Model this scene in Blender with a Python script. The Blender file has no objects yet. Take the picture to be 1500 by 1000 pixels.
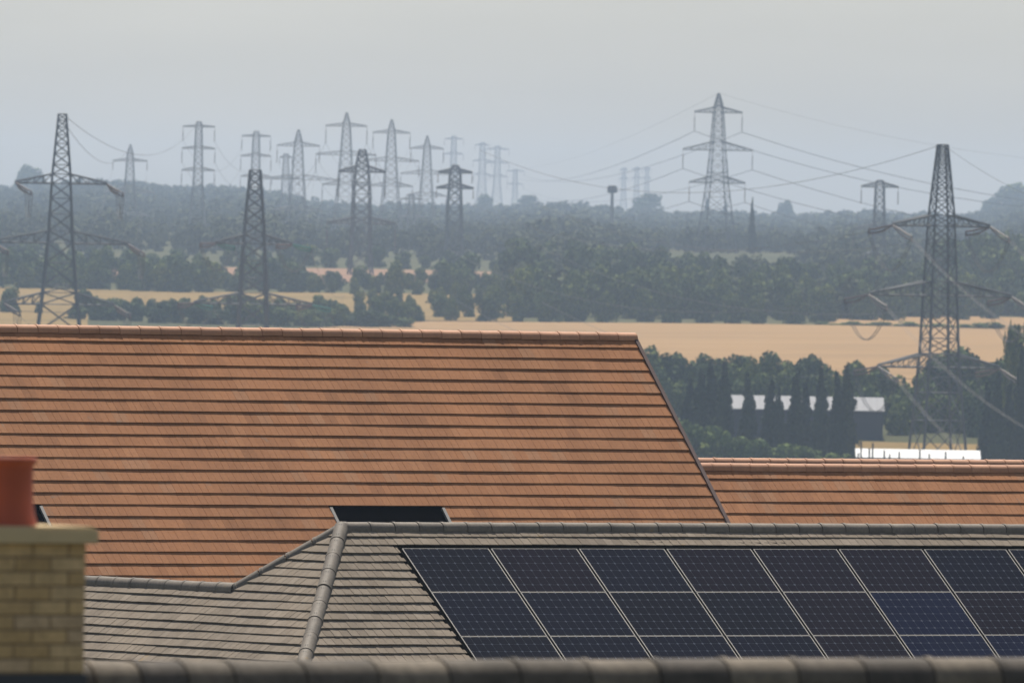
import bpy, bmesh, math, random
import numpy as np
from mathutils import Vector, Matrix

R = math.radians
scene = bpy.context.scene
COL = scene.collection
random.seed(7)
RNG = np.random.default_rng(11)

# ------------------------------------------------------------------ camera
CZ = 12.0                      # eye height above the near ground
FPX = 1500 * 500.0 / 36.0      # focal length in photo pixels (500 mm on 36 mm)
PITCH = (360 - 500) / FPX      # horizon at photo row 360
ROLL = R(1.009)
cam_data = bpy.data.cameras.new('camera')
cam = bpy.data.objects.new('camera', cam_data)
COL.objects.link(cam)
scene.camera = cam
cam_data.lens = 500
cam_data.sensor_width = 36
cam_data.sensor_fit = 'HORIZONTAL'
cam_data.clip_start = 1
cam_data.clip_end = 60000
cam_data.dof.use_dof = True
cam_data.dof.focus_distance = 236
cam_data.dof.aperture_fstop = 10.5
C_POS = Vector((0, 0, CZ))
_f = Vector((0, math.cos(PITCH), math.sin(PITCH)))
_r0 = Vector((1, 0, 0))
_u0 = Vector((0, -math.sin(PITCH), math.cos(PITCH)))
_r = math.cos(ROLL) * _r0 + math.sin(ROLL) * _u0
_u = -math.sin(ROLL) * _r0 + math.cos(ROLL) * _u0
cm = Matrix((( _r.x, _u.x, -_f.x, 0), (_r.y, _u.y, -_f.y, 0), (_r.z, _u.z, -_f.z, 0), (0, 0, 0, 1)))
cm.translation = C_POS
cam.matrix_world = cm

# ------------------------------------------------------------------ light
SUN_AZ, SUN_EL = -2.0, 61.0   # degrees right of the view axis, above the horizon
world = bpy.data.worlds.new('World')
scene.world = world
world.use_nodes = True
_sky = world.node_tree.nodes.new('ShaderNodeTexSky')
_sky.sky_type = 'NISHITA'
_sky.sun_disc = False
_sky.sun_elevation = R(SUN_EL)
_sky.sun_rotation = R(SUN_AZ)
_sky.air_density = 0.78
_sky.dust_density = 1.2
_sky.ozone_density = 0.0
_hs = world.node_tree.nodes.new('ShaderNodeHueSaturation')   # hazy summer sky: paler than clean air
_hs.inputs['Saturation'].default_value = 0.7
world.node_tree.links.new(_sky.outputs[0], _hs.inputs['Color'])
_wn = world.node_tree
_tc = _wn.nodes.new('ShaderNodeTexCoord'); _mp = _wn.nodes.new('ShaderNodeMapping'); _mp.inputs['Scale'].default_value = (9, 9, 55)
_no = _wn.nodes.new('ShaderNodeTexNoise'); _no.inputs['Scale'].default_value = 2.0; _no.inputs['Detail'].default_value = 3
_mr = _wn.nodes.new('ShaderNodeMapRange'); _mr.inputs[1].default_value = 0.3; _mr.inputs[2].default_value = 0.7; _mr.inputs[3].default_value = 0.95; _mr.inputs[4].default_value = 1.07
_vm = _wn.nodes.new('ShaderNodeVectorMath'); _vm.operation = 'SCALE'      # thin veil of high cloud, the same all round
_wn.links.new(_tc.outputs['Generated'], _mp.inputs[0]); _wn.links.new(_mp.outputs[0], _no.inputs['Vector'])
_wn.links.new(_no.outputs['Fac'], _mr.inputs[0]); _wn.links.new(_mr.outputs[0], _vm.inputs['Scale']); _wn.links.new(_hs.outputs[0], _vm.inputs[0])
_wn.links.new(_vm.outputs[0], _wn.nodes['Background'].inputs[0])
world.node_tree.nodes['Background'].inputs[1].default_value = 0.10
sun_dir = Vector((math.cos(R(SUN_EL)) * math.sin(R(SUN_AZ)), math.cos(R(SUN_EL)) * math.cos(R(SUN_AZ)), math.sin(R(SUN_EL))))
sl = bpy.data.lights.new('sun', 'SUN')
sl.energy = 5.0
sl.angle = R(0.53)
sl.color = (1.0, 0.93, 0.82)
so = bpy.data.objects.new('sun', sl)
COL.objects.link(so)
so.rotation_euler = sun_dir.to_track_quat('Z', 'Y').to_euler()
so.location = (-200, 100, 300)
vs = scene.view_settings
vs.view_transform = 'Standard'
vs.look = 'None'
vs.exposure = 0.13
vs.gamma = 1.0
scene.cycles.max_bounces = 6
scene.cycles.volume_bounces = 1
scene.cycles.transparent_max_bounces = 12

# ------------------------------------------------------------------ helpers
def ray(x, y):
    return (_f + _r * ((x - 750) / FPX) - _u * ((y - 500) / FPX))

def at(x, y, D):
    """world point on the pixel's line of sight at ground distance D"""
    d = ray(x, y)
    return C_POS + d * (D / d.y)

def proj(p):
    v = Vector(p) - C_POS
    d = v.dot(_f)
    return 750 + FPX * v.dot(_r) / d, 500 - FPX * v.dot(_u) / d

def hit_plane(x, y, O, N):
    d = ray(x, y)
    return C_POS + d * ((O - C_POS).dot(N) / d.dot(N))

def link(o, parent=None):
    COL.objects.link(o)
    if parent is not None:
        o.parent = parent
    return o

def tag(o, label=None, cat=None, group=None, kind=None):
    if label: o['label'] = label
    if cat: o['category'] = cat
    if group: o['group'] = group
    if kind: o['kind'] = kind
    return o

def empty(name, loc, rz=0.0):
    o = bpy.data.objects.new(name, None)
    o.empty_display_size = 0.3
    o.location = loc
    o.rotation_euler = (0, 0, rz)
    COL.objects.link(o)
    return o

def mesh_from(name, verts, faces, mat=None, tint=None, smooth=False, mats=None, midx=None):
    me = bpy.data.meshes.new(name)
    me.from_pydata([tuple(v) for v in verts], [], faces)
    for m in (mats or ([mat] if mat else [])):
        me.materials.append(m)
    if midx is not None:
        me.polygons.foreach_set('material_index', midx)
    if tint is not None:
        a = me.attributes.new('tint', 'FLOAT', 'FACE')
        if isinstance(tint, (int, float)):
            tint = [tint] * len(faces)
        a.data.foreach_set('value', tint)
    if smooth:
        me.polygons.foreach_set('use_smooth', [True] * len(me.polygons))
    me.update()
    return me

def quads_mesh(name, V, mat, tint=None):
    """V: (n,4,3) array of quads -> mesh (fast)"""
    n = V.shape[0]
    me = bpy.data.meshes.new(name)
    me.vertices.add(n * 4)
    me.vertices.foreach_set('co', V.reshape(-1).astype(np.float32))
    me.loops.add(n * 4)
    me.loops.foreach_set('vertex_index', np.arange(n * 4, dtype=np.int32))
    me.polygons.add(n)
    me.polygons.foreach_set('loop_start', np.arange(0, n * 4, 4, dtype=np.int32))
    me.polygons.foreach_set('loop_total', np.full(n, 4, dtype=np.int32))
    me.materials.append(mat)
    if tint is not None:
        a = me.attributes.new('tint', 'FLOAT', 'FACE')
        a.data.foreach_set('value', tint.astype(np.float32))
    me.update(calc_edges=True)
    return me

def part(name, me, parent=None, M=None):
    """mesh given in world coordinates (or local + matrix M); the parent Empty may sit anywhere"""
    o = bpy.data.objects.new(name, me)
    COL.objects.link(o)
    if parent is not None:
        o.parent = parent
        o.matrix_parent_inverse = PINV[parent]
    if M is not None:
        o.matrix_basis = M
    PINV[o] = PINV[parent] @ Matrix() if parent is not None else Matrix()
    WORLDM[o] = M if M is not None else Matrix()
    PINV[o] = WORLDM[o].inverted()
    return o
PINV, WORLDM = {}, {}

def root(name, loc, rz=0.0):
    o = empty(name, loc, rz)
    M = Matrix.Translation(Vector(loc)) @ Matrix.Rotation(rz, 4, 'Z')
    PINV[o] = M.inverted()
    WORLDM[o] = M
    return o

BOXF = [(0, 3, 2, 1), (4, 5, 6, 7), (0, 1, 5, 4), (1, 2, 6, 5), (2, 3, 7, 6), (3, 0, 4, 7)]
def box_pts(O, X, Y, Z, x0, x1, y0, y1, z0, z1):
    return [O + X * a + Y * b + Z * c for (a, b, c) in ((x0, y0, z0), (x1, y0, z0), (x1, y1, z0), (x0, y1, z0), (x0, y0, z1), (x1, y0, z1), (x1, y1, z1), (x0, y1, z1))]

class MB:
    def __init__(s): s.v, s.f, s.t = [], [], []
    def add(s, v, f, t=0.5):
        b = len(s.v); s.v += list(v); s.f += [tuple(b + i for i in q) for q in f]; s.t += [t] * len(f)
    def box(s, O, X, Y, Z, x0, x1, y0, y1, z0, z1, t=0.5):
        s.add(box_pts(O, X, Y, Z, x0, x1, y0, y1, z0, z1), BOXF, t)
    def wbox(s, x0, x1, y0, y1, z0, z1, t=0.5):
        s.box(Vector((0, 0, 0)), Vector((1, 0, 0)), Vector((0, 1, 0)), Vector((0, 0, 1)), x0, x1, y0, y1, z0, z1, t)
    def bar(s, p, q, r, t=0.5, n=4, r2=None):
        p, q = Vector(p), Vector(q); d = (q - p)
        if d.length < 1e-6: return
        d.normalize(); a = d.orthogonal().normalized(); b = d.cross(a); r2 = r if r2 is None else r2
        vs_ = []
        for (c, rr) in ((p, r), (q, r2)):
            for k in range(n):
                an = 2 * math.pi * k / n + math.pi / 4
                vs_.append(c + a * (math.cos(an) * rr) + b * (math.sin(an) * rr))
        fs = [(k, (k + 1) % n, n + (k + 1) % n, n + k) for k in range(n)] + [tuple(range(n - 1, -1, -1)), tuple(range(n, 2 * n))]
        s.add(vs_, fs, t)
    def tube(s, pts, r, n=6, t=0.5):
        P = [Vector(p) for p in pts]; rows = []
        for i, p in enumerate(P):
            d = (P[min(i + 1, len(P) - 1)] - P[max(i - 1, 0)]).normalized()
            a = d.cross(Vector((0, 0, 1)))
            a = a.normalized() if a.length > 1e-4 else d.orthogonal().normalized()
            b = a.cross(d)
            rr = r[i] if isinstance(r, (list, tuple)) else r
            rows.append([p + a * (math.cos(2 * math.pi * k / n) * rr) + b * (math.sin(2 * math.pi * k / n) * rr) for k in range(n)])
        v = [x for row in rows for x in row]
        f = [(i * n + k, i * n + (k + 1) % n, (i + 1) * n + (k + 1) % n, (i + 1) * n + k) for i in range(len(P) - 1) for k in range(n)]
        f += [tuple(range(n - 1, -1, -1)), tuple((len(P) - 1) * n + k for k in range(n))]
        s.add(v, f, t)
    def mesh(s, name, mat, smooth=False):
        return mesh_from(name, s.v, s.f, mat, s.t, smooth)

# ------------------------------------------------------------------ materials
def mat_new(name):
    m = bpy.data.materials.new(name); m.use_nodes = True
    nt = m.node_tree; b = nt.nodes['Principled BSDF']
    return m, nt, b

def _n(nt, t, **kw):
    n = nt.nodes.new(t)
    for k, v in kw.items(): setattr(n, k, v)
    return n

def ramp(nt, fac, stops):
    r = _n(nt, 'ShaderNodeValToRGB')
    el = r.color_ramp.elements
    while len(el) > 1: el.remove(el[-1])
    el[0].position, el[0].color = stops[0][0], (*stops[0][1], 1)
    for p, c in stops[1:]:
        e = el.new(p); e.color = (*c, 1)
    nt.links.new(fac, r.inputs[0])
    return r.outputs[0]

def noise(nt, scale, detail=4, rough=0.55, coord='Geo', vec=None, stretch=None):
    n = _n(nt, 'ShaderNodeTexNoise'); n.inputs['Scale'].default_value = scale
    n.inputs['Detail'].default_value = detail; n.inputs['Roughness'].default_value = rough
    if coord == 'Geo':
        g = _n(nt, 'ShaderNodeNewGeometry').outputs['Position']
    else:
        g = _n(nt, 'ShaderNodeTexCoord').outputs['Object']
    if stretch:
        mp = _n(nt, 'ShaderNodeMapping'); mp.inputs['Scale'].default_value = stretch
        if len(stretch) == 3 and vec is not None: mp.inputs['Rotation'].default_value = vec
        nt.links.new(g, mp.inputs[0]); g = mp.outputs[0]
    nt.links.new(g, n.inputs['Vector'])
    return n.outputs['Fac']

def mix(nt, a, b, fac, mode='MIX'):
    m = _n(nt, 'ShaderNodeMix', data_type='RGBA', blend_type=mode)
    for sock, v in ((m.inputs[6], a), (m.inputs[7], b)):
        if isinstance(v, tuple): sock.default_value = (*v, 1)
        else: nt.links.new(v, sock)
    if isinstance(fac, (int, float)): m.inputs[0].default_value = fac
    else: nt.links.new(fac, m.inputs[0])
    return m.outputs[2]

def mrange(nt, v, a, b, c, d):
    m = _n(nt, 'ShaderNodeMapRange')
    nt.links.new(v, m.inputs[0])
    for i, x in enumerate((a, b, c, d)): m.inputs[i + 1].default_value = x
    return m.outputs[0]

def tint_mat(name, stops, rough=0.8, n1=1.2, n2=25.0, mottle=0.25, fleck=None, spec=0.3, bump=0.3, bscale=60):
    """colour picked by the per-piece 'tint' attribute, weathered by two scales of noise"""
    m, nt, b = mat_new(name)
    a = _n(nt, 'ShaderNodeAttribute', attribute_name='tint')
    c = ramp(nt, a.outputs['Fac'], stops)
    w = noise(nt, n1, 5, 0.6)
    w2 = noise(nt, n2, 4, 0.6)
    g = ramp(nt, mrange(nt, w, 0.3, 0.7, 0, 1), [(0, (1 - mottle,) * 3), (1, (1 + mottle * 0.4,) * 3)])
    g2 = ramp(nt, mrange(nt, w2, 0.3, 0.7, 0, 1), [(0, (1 - mottle * 0.7,) * 3), (1, (1 + mottle * 0.3,) * 3)])
    c = mix(nt, c, g, 1.0, 'MULTIPLY')
    c = mix(nt, c, g2, 1.0, 'MULTIPLY')
    if fleck:
        fc, lo, hi, fs = fleck
        c = mix(nt, c, fc, mrange(nt, noise(nt, fs, 3, 0.5), lo, hi, 0, 0.75))
    nt.links.new(c, b.inputs['Base Color'])
    b.inputs['Roughness'].default_value = rough
    b.inputs['Specular IOR Level'].default_value = spec
    bp = _n(nt, 'ShaderNodeBump'); bp.inputs['Strength'].default_value = bump; bp.inputs['Distance'].default_value = 0.01
    nt.links.new(noise(nt, bscale, 5, 0.65), bp.inputs['Height']); nt.links.new(bp.outputs[0], b.inputs['Normal'])
    return m

def plain_mat(name, col, rough=0.7, metal=0.0, spec=0.4, var=0.15, scale=3.0):
    m, nt, b = mat_new(name)
    c = mix(nt, tuple(x * (1 - var) for x in col), tuple(min(1, x * (1 + var)) for x in col), noise(nt, scale, 4, 0.6))
    nt.links.new(c, b.inputs['Base Color'])
    b.inputs['Roughness'].default_value = rough; b.inputs['Metallic'].default_value = metal
    b.inputs['Specular IOR Level'].default_value = spec
    return m

M_ORANGE = tint_mat('orange_concrete_tile', [(0.0, (0.310, 0.135, 0.058)), (0.2, (0.352, 0.152, 0.064)), (0.5, (0.384, 0.168, 0.072)), (0.8, (0.408, 0.183, 0.080)), (1.0, (0.37, 0.187, 0.096))],
                    0.85, 0.55, 14, 0.17, fleck=((0.22, 0.17, 0.13), 0.70, 0.80, 3.2))
M_ORIDGE = tint_mat('orange_ridge_tile', [(0, (0.50, 0.245, 0.135)), (1, (0.60, 0.31, 0.175))], 0.65, 2.0, 20, 0.15, spec=0.5)
M_GREY = tint_mat('grey_concrete_tile', [(0, (0.190, 0.152, 0.114)), (0.5, (0.232, 0.188, 0.142)), (1, (0.272, 0.224, 0.174))], 0.85, 1.1, 18, 0.22,
                  fleck=((0.34, 0.20, 0.05), 0.72, 0.80, 2.2))
M_GRIDGE = tint_mat('grey_ridge_tile', [(0, (0.175, 0.148, 0.118)), (1, (0.225, 0.19, 0.15))], 0.7, 3.0, 24, 0.25, spec=0.5,
                    fleck=((0.26, 0.17, 0.06), 0.66, 0.76, 3.0))
M_NRIDGE = tint_mat('weathered_ridge_tile', [(0, (0.085, 0.072, 0.06)), (0.5, (0.15, 0.125, 0.095)), (1, (0.23, 0.19, 0.14))], 0.75, 3.0, 14, 0.4)
M_UNDER = plain_mat('roof_underlay', (0.015, 0.013, 0.012), 0.9, spec=0.0)
M_TRAY = plain_mat('black_plastic_tray', (0.006, 0.006, 0.006), 0.9, spec=0.0)
M_VERGE = plain_mat('dry_verge_plastic', (0.13, 0.085, 0.075), 0.6)
M_BRICKW = plain_mat('house_brickwork', (0.36, 0.22, 0.14), 0.9, scale=6)
M_BUFF = tint_mat('buff_brick', [(0, (0.55, 0.37, 0.17)), (0.35, (0.64, 0.44, 0.215)), (0.7, (0.68, 0.48, 0.245)), (0.9, (0.58, 0.42, 0.25)), (1, (0.54, 0.37, 0.22))], 0.9, 8, 60, 0.25)
M_MORTAR = plain_mat('mortar', (0.25, 0.18, 0.105), 0.95, scale=20)
M_CAP = plain_mat('chimney_cap_stone', (0.60, 0.46, 0.26), 0.9, scale=6)
M_POT = plain_mat('terracotta_pot', (0.42, 0.085, 0.035), 0.6, var=0.2, scale=5)
M_LEAD = plain_mat('lead_flashing', (0.04, 0.043, 0.05), 0.6, scale=8)
M_SCREW = plain_mat('screw_cap', (0.03, 0.025, 0.02), 0.6)
M_FRAME = plain_mat('aluminium_frame', (0.42, 0.40, 0.36), 0.45, metal=0.6, var=0.08)
M_BACK = plain_mat('panel_backsheet', (0.62, 0.62, 0.62), 0.6, var=0.05)
M_BLACKPV = plain_mat('black_glazing', (0.004, 0.004, 0.005), 0.7, var=0.1, spec=0.0)
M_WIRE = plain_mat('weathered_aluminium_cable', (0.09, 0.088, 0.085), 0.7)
M_WIREL = plain_mat('sunlit_aluminium_cable', (0.27, 0.235, 0.20), 0.6)  # lighter copy of the cable colour, with the sunlight painted in
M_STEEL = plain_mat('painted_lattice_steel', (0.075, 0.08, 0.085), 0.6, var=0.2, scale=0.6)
M_STEELG = plain_mat('hazed_galvanised_steel', (0.22, 0.225, 0.23), 0.6, var=0.2, scale=0.6)  # galvanised grey, kept pale so distance haze is painted into the colour
M_INS = plain_mat('brown_insulator', (0.12, 0.075, 0.06), 0.5)
M_INSG = plain_mat('green_covered_insulator', (0.02, 0.17, 0.13), 0.6)
M_INSL = plain_mat('sunlit_tone_insulator', (0.22, 0.175, 0.14), 0.5)  # lit copy of the brown insulator: sunlight painted into its colour
M_WHITE = plain_mat('white_sheet_roof', (0.80, 0.80, 0.79), 0.6, var=0.06)
M_SHEDR = plain_mat('pale_sheet_roof', (0.30, 0.30, 0.31), 0.8, var=0.15)
M_SHEDW = plain_mat('dark_shed_wall', (0.05, 0.055, 0.075), 0.8)
M_BARK = plain_mat('bark', (0.07, 0.055, 0.04), 0.9)

def cell_mat(name, col):
    m, nt, b = mat_new(name)
    o = _n(nt, 'ShaderNodeObjectInfo')
    c = mix(nt, tuple(x * 0.75 for x in col), tuple(x * 1.25 for x in col), noise(nt, 1.3, 2))
    nt.links.new(c, b.inputs['Base Color'])
    b.inputs['Roughness'].default_value = 0.35
    b.inputs['Specular IOR Level'].default_value = 0.35
    return m
M_CELLS = [cell_mat('cell_slate', (0.027, 0.024, 0.040)), cell_mat('cell_purple', (0.052, 0.026, 0.042)), cell_mat('cell_navy', (0.024, 0.025, 0.052)), cell_mat('cell_blue', (0.020, 0.036, 0.115))]

def glass_mat():
    m = bpy.data.materials.new('panel_glass'); m.use_nodes = True; nt = m.node_tree; nt.nodes.clear()
    o = _n(nt, 'ShaderNodeOutputMaterial'); t = _n(nt, 'ShaderNodeBsdfTransparent'); g = _n(nt, 'ShaderNodeBsdfGlossy')
    g.inputs['Roughness'].default_value = 0.08
    f = _n(nt, 'ShaderNodeFresnel'); f.inputs[0].default_value = 1.33
    mx = _n(nt, 'ShaderNodeMixShader')
    nt.links.new(f.outputs[0], mx.inputs[0]); nt.links.new(t.outputs[0], mx.inputs[1]); nt.links.new(g.outputs[0], mx.inputs[2]); nt.links.new(mx.outputs[0], o.inputs[0])
    return m
M_GLASS = glass_mat()

def leaf_mat(name, lo, mid, hi):
    m, nt, b = mat_new(name)
    a = _n(nt, 'ShaderNodeAttribute', attribute_name='tint')
    oi = _n(nt, 'ShaderNodeObjectInfo')
    c = ramp(nt, a.outputs['Fac'], [(0, lo), (0.5, mid), (1, hi)])
    v = ramp(nt, oi.outputs['Random'], [(0, (0.55, 0.66, 0.75)), (0.5, (1, 1, 1)), (1, (1.45, 1.25, 0.8))])
    c = mix(nt, c, v, 1.0, 'MULTIPLY')
    nt.links.new(c, b.inputs['Base Color'])
    b.inputs['Roughness'].default_value = 0.8; b.inputs['Specular IOR Level'].default_value = 0.15
    return m
M_LEAF = leaf_mat('broadleaf_foliage', (0.026, 0.052, 0.014), (0.070, 0.112, 0.024), (0.150, 0.185, 0.040))
M_LEAFB = leaf_mat('bush_foliage', (0.07, 0.11, 0.02), (0.12, 0.17, 0.032), (0.19, 0.24, 0.05))
M_LEAFC = leaf_mat('conifer_foliage', (0.018, 0.030, 0.016), (0.028, 0.045, 0.022), (0.042, 0.062, 0.028))
M_WOOD = leaf_mat('woodland_foliage', (0.036, 0.050, 0.023), (0.046, 0.064, 0.028), (0.062, 0.080, 0.034))

def ground_mat(name, a, b_, c3, s1, s2, stretch=None, vec=None):
    m, nt, b = mat_new(name)
    c = mix(nt, a, b_, mrange(nt, noise(nt, s1, 5, 0.6, stretch=stretch, vec=vec), 0.35, 0.65, 0, 1))
    c = mix(nt, c, c3, mrange(nt, noise(nt, s2, 4, 0.6), 0.5, 0.75, 0, 0.8))
    nt.links.new(c, b.inputs['Base Color'])
    b.inputs['Roughness'].default_value = 0.95; b.inputs['Specular IOR Level'].default_value = 0.1
    return m
M_GROUND = ground_mat('rough_pasture', (0.06, 0.065, 0.025), (0.09, 0.085, 0.033), (0.04, 0.047, 0.017), 0.03, 0.01)
M_WHEAT = ground_mat('ripe_wheat', (0.30, 0.185, 0.082), (0.36, 0.225, 0.10), (0.25, 0.16, 0.075), 0.05, 0.012, stretch=(0.25, 1.6, 1), vec=(0, 0, 0.12))
M_STUBBLE = ground_mat('stubble', (0.22, 0.145, 0.05), (0.27, 0.18, 0.062), (0.13, 0.105, 0.035), 0.05, 0.02)
M_PINK = ground_mat('bare_ploughed_soil', (0.27, 0.155, 0.095), (0.32, 0.19, 0.115), (0.2, 0.135, 0.075), 0.04, 0.02)

# ------------------------------------------------------------------ terrain
_PD = np.array([-400, 0, 150, 300, 700, 1200, 1700, 2000, 2080, 2150, 2250, 2350, 3000, 3200, 3600, 4000, 4470, 5100, 5700, 7070, 8450, 9370, 10980, 16000], float)
_PZ = np.array([0, 0, -0.5, -1.5, -8, -15, -18.5, -19, -18.6, -15.2, -11.8, -9, -4.2, -2.3, 2.5, 6.0, 10.5, 12.8, 15.2, 22.3, 29.6, 28.6, 12.0, 10.0], float)
def ground_z(x, y):
    z = float(np.interp(y, _PD, _PZ))
    if y > 4300:
        u = x / y * FPX                      # about the pixel offset from the axis at that range
        k = 1.36 * min(1.0, (y - 4300) / 3900.0)
        z += k * (7.5 * math.exp(-((u + 620) / 170.0) ** 2) + 3.0 * math.exp(-((u + 420) / 120.0) ** 2) + 8 * math.exp(-((u - 790) / 90.0) ** 2) - 1.5 * math.exp(-((u - 420) / 200.0) ** 2))
    z += 0.35 * math.sin(x * 0.031 + y * 0.004) * min(1, max(0, (y - 600) / 1500))
    return z

def grid_sheet(name, y_list, xfun, nx, mat, dz=0.0):
    v, f = [], []
    for y in y_list:
        x0, x1 = xfun(y)
        for i in range(nx + 1):
            x = x0 + (x1 - x0) * i / nx
            v.append((x, y, ground_z(x, y) + dz))
    for j in range(len(y_list) - 1):
        for i in range(nx):
            a = j * (nx + 1) + i
            f.append((a, a + 1, a + nx + 2, a + nx + 1))
    return mesh_from(name, v, f, mat, smooth=True)

ys = sorted(set(list(np.arange(-400, 2000, 80.0)) + list(np.arange(2000, 4400, 25.0)) + list(np.arange(4400, 10000, 80.0)) + list(np.arange(10000, 12801, 300.0)) + [d for d in _PD if d < 12800]))
ground = part('ground', grid_sheet('ground', ys, lambda y: (-500 - 0.12 * max(y, 0), 500 + 0.12 * max(y, 0)), 90, M_GROUND))
tag(ground, 'rough green and brown pasture falling to a valley and rising to hills', 'ground', kind='structure')

def field(name, y0, y1, px0, px1, mat, label, dz=0.18, skew=0.0, lead=0.0):
    n = max(4, int((y1 - y0) / 20))
    yl = np.linspace(y0, y1, n)
    def xf(y):
        k = (y - y0) / (y1 - y0)
        return ((px0 - 750 + lead * k ** 2) / FPX * y, (px1 - 750 + skew * k) / FPX * y)
    o = part(name, grid_sheet(name, yl, xf, 40, mat, dz))
    tag(o, label, 'field', kind='structure')
    return o
field('wheat_field', 2285, 3010, 150, 1720, M_WHEAT, 'wide golden field of ripe wheat in front of the dark wood', lead=480)
field('wheat_field', 3022, 3215, 1205, 1750, M_WHEAT, 'upper golden wheat strip beyond the thin hedge')
field('stubble_field', 3020, 3390, -250, 760, M_STUBBLE, 'ochre stubble field behind the low hedge')
field('bare_field', 3560, 3830, -250, 775, M_PINK, 'pinkish bare field between the tree belts')
field('stubble_field', 2760, 3010, -250, 128, M_STUBBLE, 'ochre stubble patch at the foot of the narrow topped strain pylon')
field('meadow', 2025, 2128, 1180, 1600, M_STUBBLE, 'small ochre meadow in front of the white roofed shed')

# ------------------------------------------------------------------ roofs
TH = R(36.5)
class Plane:
    """roof plane: O on its top edge, X along the courses, S down the slope, N outwards"""
    def __init__(s, O, ang, P):
        s.O = Vector(O); s.P = P
        s.X = Vector((math.cos(ang), math.sin(ang), 0)); s.n = Vector((math.sin(ang), -math.cos(ang), 0))
        s.S = s.n * math.cos(P) + Vector((0, 0, -math.sin(P)))
        s.N = s.n * math.sin(P) + Vector((0, 0, math.cos(P)))
    def pt(s, a, b, c=0.0): return s.O + s.X * a + s.S * b + s.N * c
    def coords(s, p):
        d = Vector(p) - s.O; return d.dot(s.X), d.dot(s.S), d.dot(s.N)
    def at_px(s, x, y): return s.coords(hit_plane(x, y, s.O, s.N))
    def mat4(s, a, b, c=0.0):
        p = s.pt(a, b, c); X, Y, Z = s.X, -s.S, s.N
        return Matrix(((X.x, Y.x, Z.x, p.x), (X.y, Y.y, Z.y, p.y), (X.z, Y.z, Z.z, p.z), (0, 0, 0, 1)))

def tile_geo(w, g, t, lap, groove):
    """one interlocking tile; origin at the middle of its exposed face; y up the slope"""
    hw = w / 2 - 0.0015
    xs = [-hw, hw]; dz = [0, 0]
    if groove:
        xs = [-hw, -0.004, 0, 0.004, hw]; dz = [0, 0, -0.004, 0, 0]
    y0, y1 = -g / 2, g / 2 + lap
    zb = lambda y: t * (0.5 - y / g)
    v = []
    ch = 0.004
    for x, d in zip(xs, dz):
        v += [(x, y0, zb(y0) + 0.34 * t), (x, y0, zb(y0) + t + d - ch), (x, y0 + ch, zb(y0) + t + d), (x, y1, zb(y1) + t + d), (x, y1, zb(y1))]
    f = []
    for i in range(len(xs) - 1):
        a, b = 5 * i, 5 * (i + 1)
        f += [(a, b, b + 1, a + 1), (a + 1, b + 1, b + 2, a + 2), (a + 2, b + 2, b + 3, a + 3)]
    L = 5 * (len(xs) - 1)
    f += [(0, 1, 2, 3, 4), (L + 4, L + 3, L + 2, L + 1, L)]
    return v, f

NVAR = 8
def tile_meshes(name, geo, mat):
    out = []
    for i in range(NVAR):
        out.append(mesh_from(name, geo[0], geo[1], mat, (i + 0.5) / NVAR))
    return out

def wav(a, row, seed):
    return 0.006 * math.sin(a * 0.9 + row * 1.7 + seed) + 0.004 * math.sin(a * 2.3 - row * 0.9 + seed * 2)

def tile_field(pl, a0, a1, s0, nrows, w, g, t, roof, meshes, geo, mat, clips, visible, skip=None, lap=0.05, bond=0.5, seed=0.0, jit=1.0, side_tilt=0.0, budget=300, pieces=None):
    """lay courses of tiles; returns nothing. clips: list of (point, normal), kept where (p-point).normal < 0"""
    cand, rest, cut = [], [], []
    rnd = random.Random(int(seed * 100) + 5)
    for r in range(nrows):
        off = (w * bond) if r % 2 else 0.0
        b = s0 + (r + 0.5) * g
        n = int((a1 - a0) / w) + 2
        for i in range(n):
            a = a0 + off + i * w
            cs = [pl.pt(a + dx * w / 2, b + dy * (g / 2 + (lap if dy < 0 else 0))) for dx in (-1, 1) for dy in (-1, 1)]
            state = 0
            for (p, nn) in clips:
                d = [(c - p).dot(nn) for c in cs]
                if min(d) >= 0: state = 2; break
                if max(d) > 0: state = 1
            if state == 2 or (skip and skip(a, b)): continue
            z = wav(a, r, seed) * jit + rnd.uniform(-0.0025, 0.0025) * jit
            M = pl.mat4(a, b + rnd.uniform(-0.003, 0.003) * jit, z) @ Matrix.Rotation(side_tilt + rnd.gauss(0, 0.006) * jit, 4, 'Y') @ Matrix.Rotation(rnd.gauss(0, 0.003) * jit, 4, 'Z')
            k = min(NVAR - 1, max(0, int(rnd.gauss(0.5, 0.22) * NVAR)))
            if state == 1: cut.append((M, k))
            else:
                px = proj(pl.pt(a, b))
                (cand if visible(*px) else rest).append((M, k))
    cand.sort(key=lambda q: q[0].translation.y)
    for M, k in cand[:budget]:
        part('tile', meshes[k], roof, M)
    rest += cand[budget:]
    return rest, cut, len(cand[:budget])

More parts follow.
